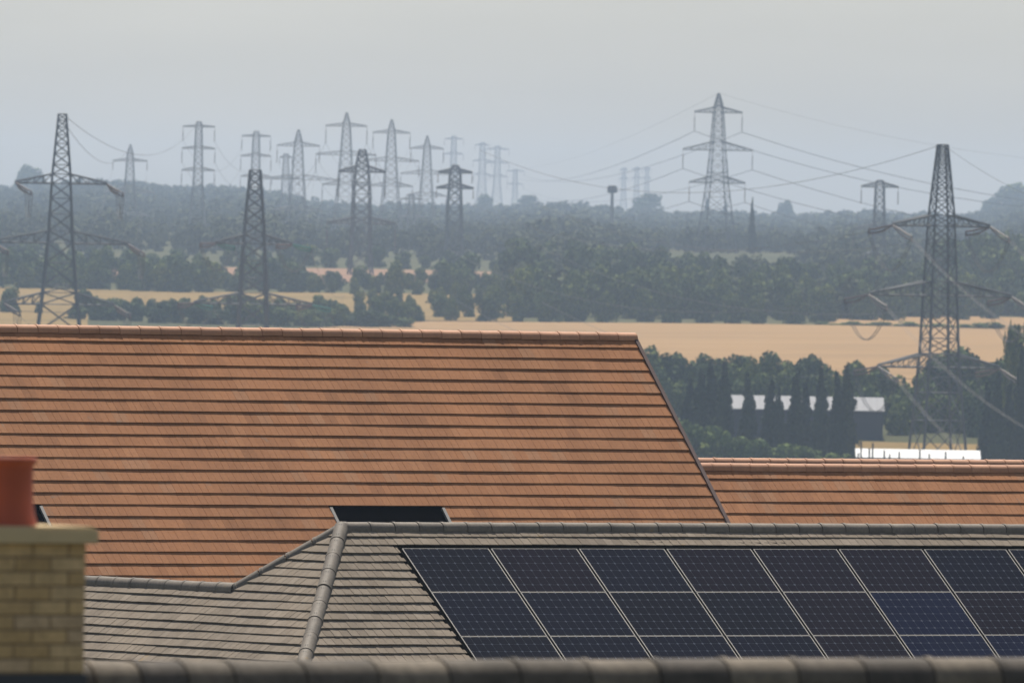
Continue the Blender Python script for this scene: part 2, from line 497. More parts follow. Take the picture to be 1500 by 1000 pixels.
def joined_tiles(name, rest, cut, geo, mat, clips, roof):
    V, F, T = [], [], []
    for M, k in rest:
        b = len(V); V += [M @ Vector(v) for v in geo[0]]
        F += [tuple(b + i for i in q) for q in geo[1]]; T += [(k + 0.5) / NVAR] * len(geo[1])
    me = mesh_from(name, V, F, mat, T)
    if cut:
        V, F, T = [], [], []
        for M, k in cut:
            b = len(V); V += [M @ Vector(v) for v in geo[0]]
            F += [tuple(b + i for i in q) for q in geo[1]]; T += [(k + 0.5) / NVAR] * len(geo[1])
        m2 = mesh_from(name, V, F, mat, T)
        bm = bmesh.new(); bm.from_mesh(m2)
        for (p, nn) in clips:
            bmesh.ops.bisect_plane(bm, geom=bm.verts[:] + bm.edges[:] + bm.faces[:], plane_co=p, plane_no=nn, clear_outer=True)
        bm.to_mesh(m2); bm.free()
        o2 = part('cut_tiles', m2, roof); o2['kind'] = 'stuff'
    if rest:
        o = part(name, me, roof); o['kind'] = 'stuff'

def ridge_geo(L, r0, r1, screws=False, seg=10, thick=0.014):
    """half-round ridge tile along +x, origin at its start on the apex line, legs reaching down"""
    v, f = [], []
    def ring(x, r):
        b = len(v)
        for k in range(seg + 1):
            an = math.pi * (-0.08 + 1.16 * k / seg)
            v.append((x, math.cos(an) * r, math.sin(an) * r))
        return b
    A = ring(0.004, r0); B = ring(0.004 + 0.05, r0); C = ring(0.05 + 0.008, r1); D = ring(L - 0.003, r1)
    E_ = ring(L - 0.003, r1 - thick); G = ring(0.004, r0 - thick)
    for (a, b) in ((A, B), (B, C), (C, D), (D, E_), (G, A)):
        for k in range(seg): f.append((a + k, b + k, b + k + 1, a + k + 1))
    n0 = len(f)
    if screws:
        for (xx, sgn) in ((0.09, 1), (0.09, -1), (L - 0.09, 1), (L - 0.09, -1)):
            an = math.pi / 2 + sgn * 0.14; c = Vector((xx, math.cos(an) * (r1 + 0.003), math.sin(an) * (r1 + 0.003)))
            b = len(v); N = Vector((0, math.cos(an), math.sin(an))); T = Vector((0, -math.sin(an), math.cos(an))); X = Vector((1, 0, 0))
            for q in range(6):
                v.append(c + X * (0.011 * math.cos(q * math.pi / 3)) + T * (0.009 * math.sin(q * math.pi / 3)))
            f.append(tuple(range(b, b + 6)))
    return v, f, n0

def ridge_run(name, p0, p1, L, geo, mat, roof, drop=0.03, seed=1, flip=False):
    d = (p1 - p0); n = int(round(d.length / L)); X = d.normalized()
    Y = Vector((0, 0, 1)).cross(X).normalized(); Z = X.cross(Y)
    rnd = random.Random(seed)
    ms = []
    for i in range(4):
        ti = (i + 0.5) / 4
        ms.append(mesh_from(name, geo[0], geo[1], None, ti, mats=[mat, M_SCREW], midx=[0] * geo[2] + [1] * (len(geo[1]) - geo[2])))
        ms[-1].polygons.foreach_set('use_smooth', [True] * len(ms[-1].polygons))
        me = ms[-1]
        # keep the collar edges crisp
        try:
            me.set_sharp_from_angle(angle=R(35))
        except Exception:
            pass
    for i in range(n):
        p = p0 + X * (i * d.length / n) + Z * (-drop + rnd.uniform(-0.003, 0.003))
        M = Matrix(((X.x, Y.x, Z.x, p.x), (X.y, Y.y, Z.y, p.y), (X.z, Y.z, Z.z, p.z), (0, 0, 0, 1))) @ Matrix.Rotation(rnd.gauss(0, 0.012), 4, 'X') @ Matrix.Rotation(rnd.gauss(0, 0.004), 4, 'Y')
        part(name, ms[rnd.randrange(4)], roof, M)

def gable_shell(rt, pl, a0, a1, half, base_z, pr, wallname='wall', overhang=0.35):
    """roof boards on both slopes, walls below; returns roof part"""
    P = pl.P; sl_ = half / math.cos(P)
    X, n = pl.X, pl.n
    up = Vector((0, 0, 1))
    mb = MB()
    O = pl.O
    for sg in (1, -1):
        S = n * (sg * math.cos(P)) - up * math.sin(P); N = n * (sg * math.sin(P)) + up * math.cos(P)
        if sg > 0:
            vs_ = [O + X * a0, O + X * a1, O + X * a1 + S * sl_, O + X * a0 + S * sl_]
        else:
            vs_ = [O + X * a1, O + X * a0, O + X * a0 + S * sl_, O + X * a1 + S * sl_]
        lo = [p - N * 0.14 for p in vs_]; hi = [p - N * 0.012 for p in vs_]
        mb.add(lo + hi, BOXF)
    roof = part('roof', mb.mesh('roof', M_UNDER), rt)
    ez = O.z - (half - overhang) * math.tan(P) - 0.2
    wb = MB()
    q = half - overhang
    c = Vector((O.x, O.y, 0))
    poly = [(-q, base_z), (q, base_z), (q, ez), (0, O.z - 0.22), (-q, ez)]
    A = [c + X * (a0 + 0.12) + n * b + up * z for b, z in poly]; B = [c + X * (a1 - 0.12) + n * b + up * z for b, z in poly]
    wb.add(A + B, [(0, 1, 2, 3, 4), (9, 8, 7, 6, 5)] + [(i, 5 + i, 5 + (i + 1) % 5, (i + 1) % 5) for i in range(5)])
    part(wallname, wb.mesh(wallname, pr), rt)
    return roof

def house_root(name, p, label):
    z = ground_z(p.x, p.y)
    rt = root(name, (p.x, p.y, z))
    tag(rt, label, 'house')
    return rt

# ---- orange house (large roof)
PA = R(48.0); TA = R(35.5)
OA = at(927, 494.0, 267.2)                       # apex of the roof planes at the right verge
plA = Plane(OA, TA, PA)
houseA = house_root('tiled_house', OA - plA.X * 8, 'long house with a steep orange tiled roof and two black inset panels')
roofA = gable_shell(houseA, plA, -24.0, 0.0, 5.6, ground_z(OA.x, OA.y) - 0.3, M_BRICKW)
gA = 0.2805; wA = 0.29
geoA = tile_geo(wA, gA, 0.022, 0.05, True)
msA = tile_meshes('tile', geoA, M_ORANGE)
def occ_y(x):
    if x < 0 or x > 1500: return -1
    if x < 55: return 668
    if x < 143: return 770
    if x < 331: return 848
    if x < 490: return 856 - (x - 331) * 88 / 159
    return 760
visA = lambda x, y: 485 < y < occ_y(x)
def inset(px0, py0, px1):
    a0, b0, _ = plA.at_px(px0, py0); a1, _, _ = plA.at_px(px1, py0 + 2)
    return a0, a1, b0
PV = [inset(483, 743.5, 648), None]
_aR, _bR, _ = plA.at_px(58, 741.5)
PV[1] = (_aR - (PV[0][1] - PV[0][0]), _aR, PV[0][2])
PVL = 1.75
def skipA(a, b):
    for (q0, q1, b0) in PV:
        if q0 - wA / 2 < a < q1 + wA / 2 and b0 < b < b0 + PVL: return True
    return False
clipA = [(OA + plA.X * -0.03, plA.X)]
rs, ct, nA = tile_field(plA, -24, 0.3, 0.02, 27, wA, gA, 0.027, roofA, msA, geoA, M_ORANGE, clipA, visA, skipA, seed=1.0, jit=0.4)
# half tiles beside the inset panels: tiles next to the opening trimmed to its sides
geo_fill = []
rnd = random.Random(3)
fill = []
for (q0, q1, b0) in PV:
    for r in range(27):
        b = 0.02 + (r + 0.5) * gA
        if not (b0 < b < b0 + PVL): continue
        fill.append((r, b, q0, q1))
clipsL = []
for (r, b, q0, q1) in fill:
    off = wA * 0.5 if r % 2 else 0.0
    for side in (0, 1):
        lo, hi = (q0 - wA, q0 - 0.035) if side == 0 else (q1 + 0.035, q1 + wA)
        i0 = math.floor((lo + 24 - off) / wA) - 1
        for i in range(i0, i0 + 5):
            a = -24 + off + i * wA
            if not (q0 - wA / 2 < a < q1 + wA / 2): continue
            x0 = max(a - wA / 2, lo if side == 1 else a - wA / 2); x1 = min(a + wA / 2, hi if side == 0 else a + wA / 2)
            if side == 0 and a > (q0 + q1) / 2 or side == 1 and a < (q0 + q1) / 2: continue
            if x1 - x0 < 0.02: continue
            Mx = plA.mat4((x0 + x1) / 2, b, wav(a, r, 1.0) * 0.4)
            Mx = Mx @ Matrix.Diagonal(((x1 - x0) / wA, 1, 1, 1))
            rs.append((Mx, rnd.randrange(NVAR)))
joined_tiles('tiles', rs, ct, geoA, M_ORANGE, clipA, roofA)
geoR = ridge_geo(0.45, 0.125, 0.118)
ridge_run('ridge_tile', OA - plA.X * 24.3, OA + plA.X * 0.04, 0.45, geoR, M_ORIDGE, roofA, drop=0.03, seed=4)
mb = MB(); mb.box(OA, plA.X, -plA.S, plA.N, -0.035, 0.045, -8.3, 0.0, -0.10, 0.062)
part('verge_trim', mb.mesh('verge_trim', M_VERGE), roofA)
for (q0, q1, b0) in PV:
    mb = MB(); mb.box(OA, plA.X, -plA.S, plA.N, q0, q1, -(b0 + PVL), -b0 + 0.05, -0.012, 0.003)
    pv = part('inset_panel', mb.mesh('inset_panel', M_BLACKPV), houseA); pv['label'] = 'black glazed panel sunk into the orange roof'
    for s_ in (q0, q1):
        mb = MB(); mb.box(OA, plA.X, -plA.S, plA.N, s_ - 0.032, s_ + 0.03, -(b0 + PVL), -b0 - 0.02, -0.01, 0.045)
        part('edge_strip', mb.mesh('edge_strip', M_FRAME), pv)

# ---- lower orange house joined on the right, and the ridge behind it
OB = at(1024, 684.5, 269.5)
plB = Plane(OB, R(36.0), R(46))
houseB = house_root('tiled_house', OB + plB.X * 5, 'lower orange tiled house adjoining the long orange roof')
aBL = -3.0
roofB = gable_shell(houseB, plB, -0.2, 14.0, 4.6, ground_z(OB.x, OB.y) - 0.3, M_BRICKW)
gB = 0.297
geoB = tile_geo(wA, gB, 0.022, 0.05, True); msB = tile_meshes('tile', geoB, M_ORANGE)
visB = lambda x, y: 1015 < x < 1500 and 684 < y < 764 and (x - 930) > (y - 497) * 0.49
rs, ct, nB = tile_field(plB, -0.2, 14, 0.02, 16, wA, gB, 0.027, roofB, msB, geoB, M_ORANGE, [], visB, seed=2.0, jit=0.4)
joined_tiles('tiles', rs, ct, geoB, M_ORANGE, [], roofB)
ridge_run('ridge_tile', OB - plB.X * 0.2, OB + plB.X * 14, 0.45, geoR, M_ORIDGE, roofB, drop=0.03, seed=5)
OC2 = at(1022, 676.5, 281.0)
plC2 = Plane(OC2, R(36.0), R(46))
houseC2 = house_root('tiled_house', OC2 + plC2.X * 5, 'orange roofed house whose ridge shows behind the lower orange roof')
roofC2 = gable_shell(houseC2, plC2, -1.0, 14.0, 4.2, ground_z(OC2.x, OC2.y) - 0.3, M_BRICKW)
rs, ct, _q = tile_field(plC2, -1, 14, 0.02, 6, wA, gB, 0.027, roofC2, msB, geoB, M_ORANGE, [], lambda x, y: False, seed=2.5)
joined_tiles('tiles', rs, ct, geoB, M_ORANGE, [], roofC2)
ridge_run('ridge_tile', OC2 - plC2.X * 1.0, OC2 + plC2.X * 14, 0.45, geoR, M_ORIDGE, roofC2, drop=0.03, seed=6)

# ---- grey hipped house with solar panels
PC = R(39.86)
GRID0 = C_POS + Vector((-1.6268, 214.697, -4.5877)) # top left corner of the solar array
plG = Plane(GRID0, TH, PC)                          # plane of the panel faces
plT0 = Plane(GRID0 - plG.N * 0.045, TH, PC)         # plane of the tile bed
_, bR, _ = plT0.at_px(750, 773.5)                   # apex line
aH, _, _ = plT0.at_px(500, 772.5)
OCc = plT0.pt(aH, bR)
plC = Plane(OCc, TH, PC)                            # main slope, origin at the hip apex
pl2 = Plane(OCc, TH - math.pi / 2, PC)              # hip end slope (courses run towards the camera)
tanP = math.tan(PC)
near_hip = (-plC.X + plC.n - Vector((0, 0, tanP))); far_hip = (-plC.X - plC.n - Vector((0, 0, tanP)))
HALF_C = 4.1
# wing ridge on the hip end plane
wp = hit_plane(331, 861.5, pl2.O, pl2.N)
t_w = (OCc.z - wp.z) / tanP                         # plan run of the far hip down to the wing ridge
W0 = OCc + far_hip * t_w
WL = 9.0
W1 = W0 - plC.n * WL
wing_half = HALF_C - t_w
houseC = house_root('hipped_house', OCc + plC.X * 5, 'grey tiled hipped house carrying the solar panels')
zb = ground_z(OCc.x, OCc.y) - 0.3
mb = MB()
ML = 15.0
def slab(pts, N, th=0.12):
    lo = [p - N * th for p in pts]; hi = [p - N * 0.012 for p in pts]
    n = len(pts)
    mb.add(lo + hi, [tuple(range(n - 1, -1, -1)), tuple(range(n, 2 * n))] + [(i, (i + 1) % n, n + (i + 1) % n, n + i) for i in range(n)])
e_near = OCc + near_hip * HALF_C
slab([OCc, e_near, e_near + plC.X * (ML + HALF_C), OCc + plC.X * ML], plC.N)
slab([OCc + far_hip * t_w, W1, W1 + (-plC.X - Vector((0, 0, tanP))) * wing_half, e_near, OCc], pl2.N)
NB = -plC.n * math.sin(PC) + Vector((0, 0, math.cos(PC)))
eb = OCc + far_hip * HALF_C
slab([OCc + plC.X * ML, OCc + plC.X * ML + (-plC.n - Vector((0, 0, tanP))) * HALF_C, OCc + (-plC.n - Vector((0, 0, tanP))) * HALF_C, OCc + far_hip * t_w, OCc], NB)
roofC = part('roof', mb.mesh('roof', M_UNDER), houseC)
wb = MB()
q = HALF_C - 0.35; ez = OCc.z - HALF_C * tanP + 0.05
c0 = Vector((OCc.x, OCc.y, 0)); up = Vector((0, 0, 1))
wb.box(c0, plC.X, -plC.n, up, -q, ML - 0.2, -q, q, zb, ez)
wb.box(c0, plC.X, -plC.n, up, -q + 0.004, -t_w + wing_half - 0.35, q, t_w + WL - 0.2, zb, ez - 0.01)
part('wall', wb.mesh('wall', M_BRICKW), houseC)
gC = 0.1885; wC = 0.158
geoC = tile_geo(wC, gC, 0.023, 0.05, False); msC = tile_meshes('tile', geoC, M_GREY)
hipN = Vector((0, 0, 1)).cross(near_hip).normalized()   # points towards -X side or +X side
if hipN.dot(plC.X) > 0: hipN = -hipN                    # outwards of the main slope
hipF = Vector((0, 0, 1)).cross(far_hip).normalized()
if hipF.dot(-plC.n) < 0: hipF = -hipF
a_p, b_p, _ = plC.coords(GRID0)                         # array corner in roof coordinates
PW, PH = 1.67, 1.0
nR1 = int((b_p - 0.10 - 0.05) / gC + 0.5)               # courses above the array
visC = lambda x, y: 125 < x < 1500 and 772 < y < 962
clip1 = [(OCc - hipN * 0.02, hipN)]
r1, c1, n1 = tile_field(plC, -HALF_C, ML, 0.05, nR1, wC, gC, 0.023, roofC, msC, geoC, M_GREY, clip1, visC, seed=3.0, side_tilt=0.02, budget=60, jit=0.7)
joined_tiles('tiles', r1, c1, geoC, M_GREY, clip1, roofC)
clip1b = clip1 + [(plC.pt(a_p - 0.05, 0), plC.X)]
r1, c1, n1b = tile_field(plC, -HALF_C, a_p + 0.2, 0.05 + nR1 * gC, 26 - nR1, wC, gC, 0.023, roofC, msC, geoC, M_GREY, clip1b, visC, seed=3.0, side_tilt=0.02, budget=130, jit=0.7)
joined_tiles('tiles', r1, c1, geoC, M_GREY, clip1b, roofC)
clip2 = [(OCc + hipN * 0.02, -hipN), (OCc - hipF * 0.02, hipF)]
# wing side: everything below the wing ridge line is roof too, so only clip by the far hip above it
bw = (OCc.z - W0.z) / math.sin(PC)
def tiles2():
    upper = [(OCc + hipN * 0.02, -hipN), (OCc - hipF * 0.02, hipF)]
    nup = int(math.ceil((bw - 0.05) / gC))
    ra, ca, na = tile_field(pl2, -t_w - 1.5, HALF_C + 1, 0.05, nup, wC, gC, 0.023, roofC, msC, geoC, M_GREY, upper, visC, seed=4.0, side_tilt=-0.008, budget=20, jit=0.7)
    joined_tiles('tiles', ra, ca, geoC, M_GREY, upper, roofC)
    lower = [(OCc + hipN * 0.02, -hipN)]
    rb, cb, nb = tile_field(pl2, -t_w - WL, HALF_C + 1, 0.05 + nup * gC, 26 - nup, wC, gC, 0.023, roofC, msC, geoC, M_GREY, lower, visC, seed=4.0 , side_tilt=-0.008, budget=90, jit=0.7)
    joined_tiles('tiles', rb, cb, geoC, M_GREY, lower, roofC)
tiles2()
geoH = ridge_geo(0.45, 0.118, 0.111, screws=True)
geoHp = ridge_geo(0.45, 0.118, 0.111)
ridge_run('ridge_tile', OCc + plC.X * 0.02, OCc + plC.X * ML, 0.45, geoHp, M_GRIDGE, roofC, drop=0.02, seed=8)
ridge_run('hip_tile', OCc + near_hip * HALF_C, OCc + Vector((0, 0, 0.02)), 0.45, geoH, M_GRIDGE, roofC, drop=0.015, seed=9)
ridge_run('hip_tile', W0, OCc + Vector((0, 0, 0.0)), 0.45, geoH, M_GRIDGE, roofC, drop=0.03, seed=10)
ridge_run('ridge_tile', W1, W0 + plC.n * 0.05, 0.45, geoHp, M_GRIDGE, roofC, drop=0.02, seed=11)
# black tray under the array
mb = MB(); mb.box(GRID0, plG.X, -plG.S, plG.N, -0.09, 8 * PW + 0.2, -4.4, 0.16, -0.034, -0.0125)
part('solar_tray', mb.mesh('solar_tray', M_TRAY), roofC)

# solar panels: one thing each
pw, ph = PW - 0.046, PH - 0.008
fr = MB(); ZX, ZY, ZZ, ZO = Vector((1, 0, 0)), Vector((0, 1, 0)), Vector((0, 0, 1)), Vector((0, 0, 0))
fw, fh = 0.016, 0.007
fr.box(ZO, ZX, ZY, ZZ, 0, fw, -ph, 0, -0.0115, 0.0); fr.box(ZO, ZX, ZY, ZZ, pw - fw, pw, -ph, 0, -0.0115, 0.0)
fr.box(ZO, ZX, ZY, ZZ, fw, pw - fw, -fh, 0, -0.0115, -0.0005); fr.box(ZO, ZX, ZY, ZZ, fw, pw - fw, -ph, -ph + fh, -0.0115, -0.0005)
me_fr = fr.mesh('panel_frame', M_FRAME)
bk = MB(); bk.box(ZO, ZX, ZY, ZZ, fw, pw - fw, -ph + fh, -fh, -0.009, -0.006)
me_bk = bk.mesh('backing_sheet', M_BACK)
gl = MB(); gl.add([Vector((fw, -ph + fh, -0.0015)), Vector((pw - fw, -ph + fh, -0.0015)), Vector((pw - fw, -fh, -0.0015)), Vector((fw, -fh, -0.0015))], [(0, 1, 2, 3)])
me_gl = gl.mesh('glass', M_GLASS)
cx, cy = (pw - 2 * fw) / 10, (ph - 2 * fh) / 6
me_cells = []
for mt in M_CELLS:
    cb = MB()
    for i in range(10):
        for j in range(6):
            x0, y0 = fw + i * cx + 0.0016, -fh - (j + 1) * cy + 0.0016
            x1, y1 = x0 + cx - 0.0032, y0 + cy - 0.0032
            k = 0.020
            cb.add([Vector(p) for p in ((x0 + k, y0, -.0042), (x1 - k, y0, -.0042), (x1, y0 + k, -.0042), (x1, y1 - k, -.0042), (x1 - k, y1, -.0042), (x0 + k, y1, -.0042), (x0, y1 - k, -.0042), (x0, y0 + k, -.0042))], [tuple(range(8))])
    me_cells.append(cb.mesh('cells', mt))
pick = [[0, 1, 2, 1, 1, 1, 2, 2], [2, 2, 0, 0, 1, 3, 1, 1], [0, 2, 2, 2, 1, 3, 3, 3]]
rowname = ['top row', 'middle row', 'bottom row']
nth = ['first', 'second', 'third', 'fourth', 'fifth', 'sixth', 'seventh', 'eighth']
tone = ['dark slate', 'dark purplish', 'dark navy', 'bright blue']
for j in range(3):
    for i in range(8):
        M = plG.mat4(i * PW + 0.023, j * PH + 0.004)
        rt = bpy.data.objects.new('solar_panel', None); COL.objects.link(rt); rt.empty_display_size = 0.2
        rt.matrix_world = M; rt.matrix_basis = M
        for nm, me in (('panel_frame', me_fr), ('backing_sheet', me_bk), ('cells', me_cells[pick[j][i]]), ('glass', me_gl)):
            o = bpy.data.objects.new(nm, me); COL.objects.link(o); o.parent = rt
            if nm == 'cells': o['kind'] = 'stuff'
        tag(rt, '%s solar panel in the %s, %s from the hip' % (tone[pick[j][i]], rowname[j], nth[i]), 'solar panel', 'solar panels on the grey roof')

# ---- near house: ridge and buff brick chimney
OD = at(750, 963.0, 75.0) + Vector((0, 0, -0.095))
plD = Plane(OD, TH, R(42))
houseD = house_root('near_house', OD, 'near house with a weathered ridge and a buff brick chimney')
roofD = gable_shell(houseD, plD, -6.0, 9.0, 4.0, ground_z(OD.x, OD.y) - 0.3, M_BRICKW)
geoD = tile_geo(0.25, 0.25, 0.02, 0.05, False); msD = tile_meshes('tile', geoD, M_NRIDGE)
rs, ct, _q = tile_field(plD, -6, 9, 0.05, 18, 0.25, 0.25, 0.02, roofD, msD, geoD, M_NRIDGE, [], lambda x, y: False, seed=6.0)
joined_tiles('tiles', rs, ct, geoD, M_NRIDGE, [], roofD)
aCh, _, _ = plD.coords(hit_plane(126, 970, OD, plD.n))   # right end of the stack along the ridge
geoN = ridge_geo(0.462, 0.135, 0.127, seg=12)
geoNs = ridge_geo(0.295, 0.135, 0.127, seg=12)
a429, _, _ = plD.coords(hit_plane(431, 968, OD, plD.n))
ridge_run('ridge_tile', OD + plD.X * a429, OD + plD.X * (a429 + 0.462 * 18), 0.462, geoN, M_NRIDGE, roofD, drop=0.04, seed=12)
ridge_run('ridge_tile', OD + plD.X * (a429 - 0.462), OD + plD.X * a429, 0.462, geoN, M_NRIDGE, roofD, drop=0.04, seed=13)
ridge_run('ridge_tile', OD + plD.X * (a429 - 0.462 - 0.295 * 4), OD + plD.X * (a429 - 0.462), 0.295, geoNs, M_NRIDGE, roofD, drop=0.04, seed=14)
ridge_run('ridge_tile', OD - plD.X * 6.2, OD + plD.X * (aCh - 1.2), 0.462, geoN, M_NRIDGE, roofD, drop=0.04, seed=15)

# chimney stack
X, Nn, up = plD.X, plD.n, Vector((0, 0, 1))
CH_D = 0.44; CH_W = 0.2225 * 4.5
pf = at(126.5, 795, 73.05)                         # top right corner of the front face, under the cap
c0 = pf.copy()
BH = 0.0742
mort = MB(); mort.box(c0, X, -Nn, up, -CH_W + 0.006, -0.006, 0.006, CH_D - 0.006, -2.2, 0.0)
chim = part('chimney', mort.mesh('chimney', M_MORTAR), houseD)
chim['label'] = 'buff brick chimney stack with a terracotta pot'
brick_me = {}
rnd = random.Random(21)
def brick(x0, x1, y0, y1, z0, z1):
    key = (round(x1 - x0, 3), round(y1 - y0, 3), rnd.randrange(6))
    if key not in brick_me:
        b = MB(); lx, ly, lz = key[0] / 2, key[1] / 2, (BH - 0.010) / 2
        b.box(ZO, ZX, ZY, ZZ, -lx, lx, -ly, ly, -lz, lz)
        me = b.mesh('brick', M_BUFF); me.attributes['tint'].data.foreach_set('value', [(key[2] + 0.5) / 6] * 6)
        bm = bmesh.new(); bm.from_mesh(me)
        bmesh.ops.bevel(bm, geom=bm.edges[:], offset=0.003, segments=1, affect='EDGES')
        bm.to_mesh(me); bm.free()
        a = me.attributes.get('tint')
        if a is None or a.domain != 'FACE':
            if a: me.attributes.remove(a)
            a = me.attributes.new('tint', 'FLOAT', 'FACE')
        a.data.foreach_set('value', [(key[2] + 0.5) / 6] * len(me.polygons))
        brick_me[key] = me
    p = c0 + X * ((x0 + x1) / 2) + (-Nn) * ((y0 + y1) / 2 + rnd.uniform(-0.001, 0.001)) + up * ((z0 + z1) / 2)
    Y = -Nn
    M = Matrix(((X.x, Y.x, 0, p.x), (X.y, Y.y, 0, p.y), (0, 0, 1, p.z), (0, 0, 0, 1)))
    part('brick', brick_me[key], chim, M)
for r in range(13):
    z1 = -r * BH - 0.004; z0 = z1 - (BH - 0.010)
    sh = r % 2
    # front and back rows
    for back in (0, 1):
        y0, y1 = (0, 0.1025) if not back else (CH_D - 0.1025, CH_D)
        x = 0.0
        first = 0.1025 if sh == 0 else 0.2125
        lens = [first]
        while sum(lens) + 0.01 * len(lens) < CH_W - 0.05:
            left = CH_W - sum(lens) - 0.01 * len(lens)
            lens.append(min(0.2125, left))
        for L in lens:
            brick(x - L, x, y0, y1, z0, z1); x -= L + 0.01
    for side in (0, 1):
        x0, x1 = (-0.1025, 0) if side == 0 else (-CH_W, -CH_W + 0.1025)
        y = 0.1125
        while y < CH_D - 0.12:
            L = min(0.1025, CH_D - 0.1125 - y)
            brick(x0, x1, y, y + L, z0, z1); y += L + 0.01
cp = MB(); cp.box(c0, X, -Nn, up, -CH_W - 0.045, 0.045, -0.045, CH_D + 0.045, 0.0, 0.068); cp.box(c0, X, -Nn, up, -CH_W - 0.03, 0.03, -0.03, CH_D + 0.03, 0.068, 0.085)
part('cap', cp.mesh('cap', M_CAP), chim)
fl = MB(); fl.box(c0, X, -Nn, up, -CH_W - 0.012, 0.012, -0.012, CH_D + 0.012, -0.95, -0.672)
part('flashing', fl.mesh('flashing', M_LEAD), chim)
# pot (lathe)
pc = c0 + X * (-0.366) + (-Nn) * (CH_D / 2) + up * 0.085
prof = [(0.172, 0.0), (0.170, 0.02), (0.158, 0.06), (0.150, 0.12), (0.147, 0.2), (0.147, 0.30), (0.150, 0.312), (0.163, 0.320), (0.166, 0.334), (0.163, 0.350), (0.135, 0.350), (0.128, 0.29), (0.128, 0.05)]
v, f = [], []
NS = 40
for (r_, z_) in prof:
    for k in range(NS):
        an = 2 * math.pi * k / NS; v.append(pc + Vector((math.cos(an) * r_, math.sin(an) * r_, z_)))
for i in range(len(prof) - 1):
    for k in range(NS): f.append((i * NS + k, i * NS + (k + 1) % NS, (i + 1) * NS + (k + 1) % NS, (i + 1) * NS + k))
me = mesh_from('chimney_pot', v, f, M_POT, smooth=True)
part('chimney_pot', me, chim)

# ------------------------------------------------------------------ trees
def blob_quads(rng, n, lobes, size, up_bias=0.0, out=0.8):
    """leaf-clump quads on the skins of overlapping lobes"""
    lobes = np.array(lobes)                          # cx,cy,cz,rx,ry,rz
    wgt = lobes[:, 3] * lobes[:, 5]; idx = rng.choice(len(lobes), n, p=wgt / wgt.sum())
    d = rng.normal(size=(n, 3)); d[:, 2] += 0.25; d /= np.linalg.norm(d, axis=1)[:, None]
    rad = rng.uniform(0.72, 1.08, n)[:, None]
    c = lobes[idx, :3] + d * lobes[idx, 3:6] * rad
    nrm = d * out + rng.normal(size=(n, 3)) * 0.36; nrm[:, 2] += up_bias; nrm /= np.linalg.norm(nrm, axis=1)[:, None]
    t = np.cross(nrm, rng.normal(size=(n, 3))); t /= np.linalg.norm(t, axis=1)[:, None]
    b = np.cross(nrm, t)
    s = rng.uniform(0.55, 1.25, n)[:, None] * size
    q = np.stack([c - t * s - b * s * 0.6, c + t * s * 0.9 - b * s * 0.8, c + t * s + b * s * 0.7, c - t * s * 0.7 + b * s], 1)
    tint = np.clip(rng.normal(0.5, 0.22, n) + (rng.random(len(lobes))[idx] - 0.5) * 0.5, 0, 1)
    return q, tint

def broad_lobes(rng, n=11, spread=0.33):
    L = []
    for i in range(n):
        an = rng.uniform(0, 6.28); rr = rng.uniform(0.05, spread)
        z = rng.uniform(0.14, 0.82); k = 1.0 - 0.55 * max(0, (z - 0.55) / 0.3) ** 1.5
        r = rng.uniform(0.15, 0.24)
        L.append((math.cos(an) * rr * k, math.sin(an) * rr * k, z, r, r, r * 0.85))
    L.append((0, 0, 0.45, 0.27, 0.27, 0.38))
    return L

# unit trees: height 1, crown diameter about 1
CR_B, CR_C, CR_S = [], [], []
for i in range(6):
    rng = np.random.default_rng(100 + i)
    q, t = blob_quads(rng, 2200, broad_lobes(rng, 13 + i % 4), 0.034)
    sc = np.array([1, 1, 1 / max(0.9, q[..., 2].max())]); CR_B.append(quads_mesh('crown', q * sc, M_LEAF, t))
for i in range(3):
    rng = np.random.default_rng(200 + i)
    L = []
    for k in range(16):
        z = 0.06 + 0.86 * k / 15; w = 0.42 * (1 - (z - 0.2) / 0.85) if z > 0.3 else 0.36
        w = max(0.05, w) * rng.uniform(0.8, 1.15)
        L.append((rng.uniform(-.06, .06), rng.uniform(-.06, .06), z, w, w, 0.075))
    q, t = blob_quads(rng, 2400, L, 0.05)
    q[..., 2] = (q[..., 2] - q[:, :1, 2]) * 0.45 + q[:, :1, 2]
    CR_C.append(quads_mesh('crown', q, M_LEAFC, t))
for i in range(3):
    rng = np.random.default_rng(300 + i)
    L = [(rng.uniform(-.3, .3), rng.uniform(-.3, .3), rng.uniform(0.15, 0.7), rng.uniform(.18, .28), rng.uniform(.18, .28), rng.uniform(.2, .3)) for k in range(9)]
    q, t = blob_quads(rng, 1300, L, 0.045); CR_S.append(quads_mesh('crown', q, M_LEAFB, t))
tm = MB()
tm.tube([(0, 0, -0.03), (0.005, 0, 0.15), (-0.008, 0.005, 0.4), (0.01, 0, 0.72)], [0.032, 0.024, 0.018, 0.007], 7)
for k in range(6):
    an = k * 1.05; z = 0.22 + 0.06 * k
    tm.bar((0, 0, z), (math.cos(an) * 0.26, math.sin(an) * 0.26, z + 0.2), 0.010, r2=0.003, n=5)
TRUNK = tm.mesh('trunk', M_BARK)

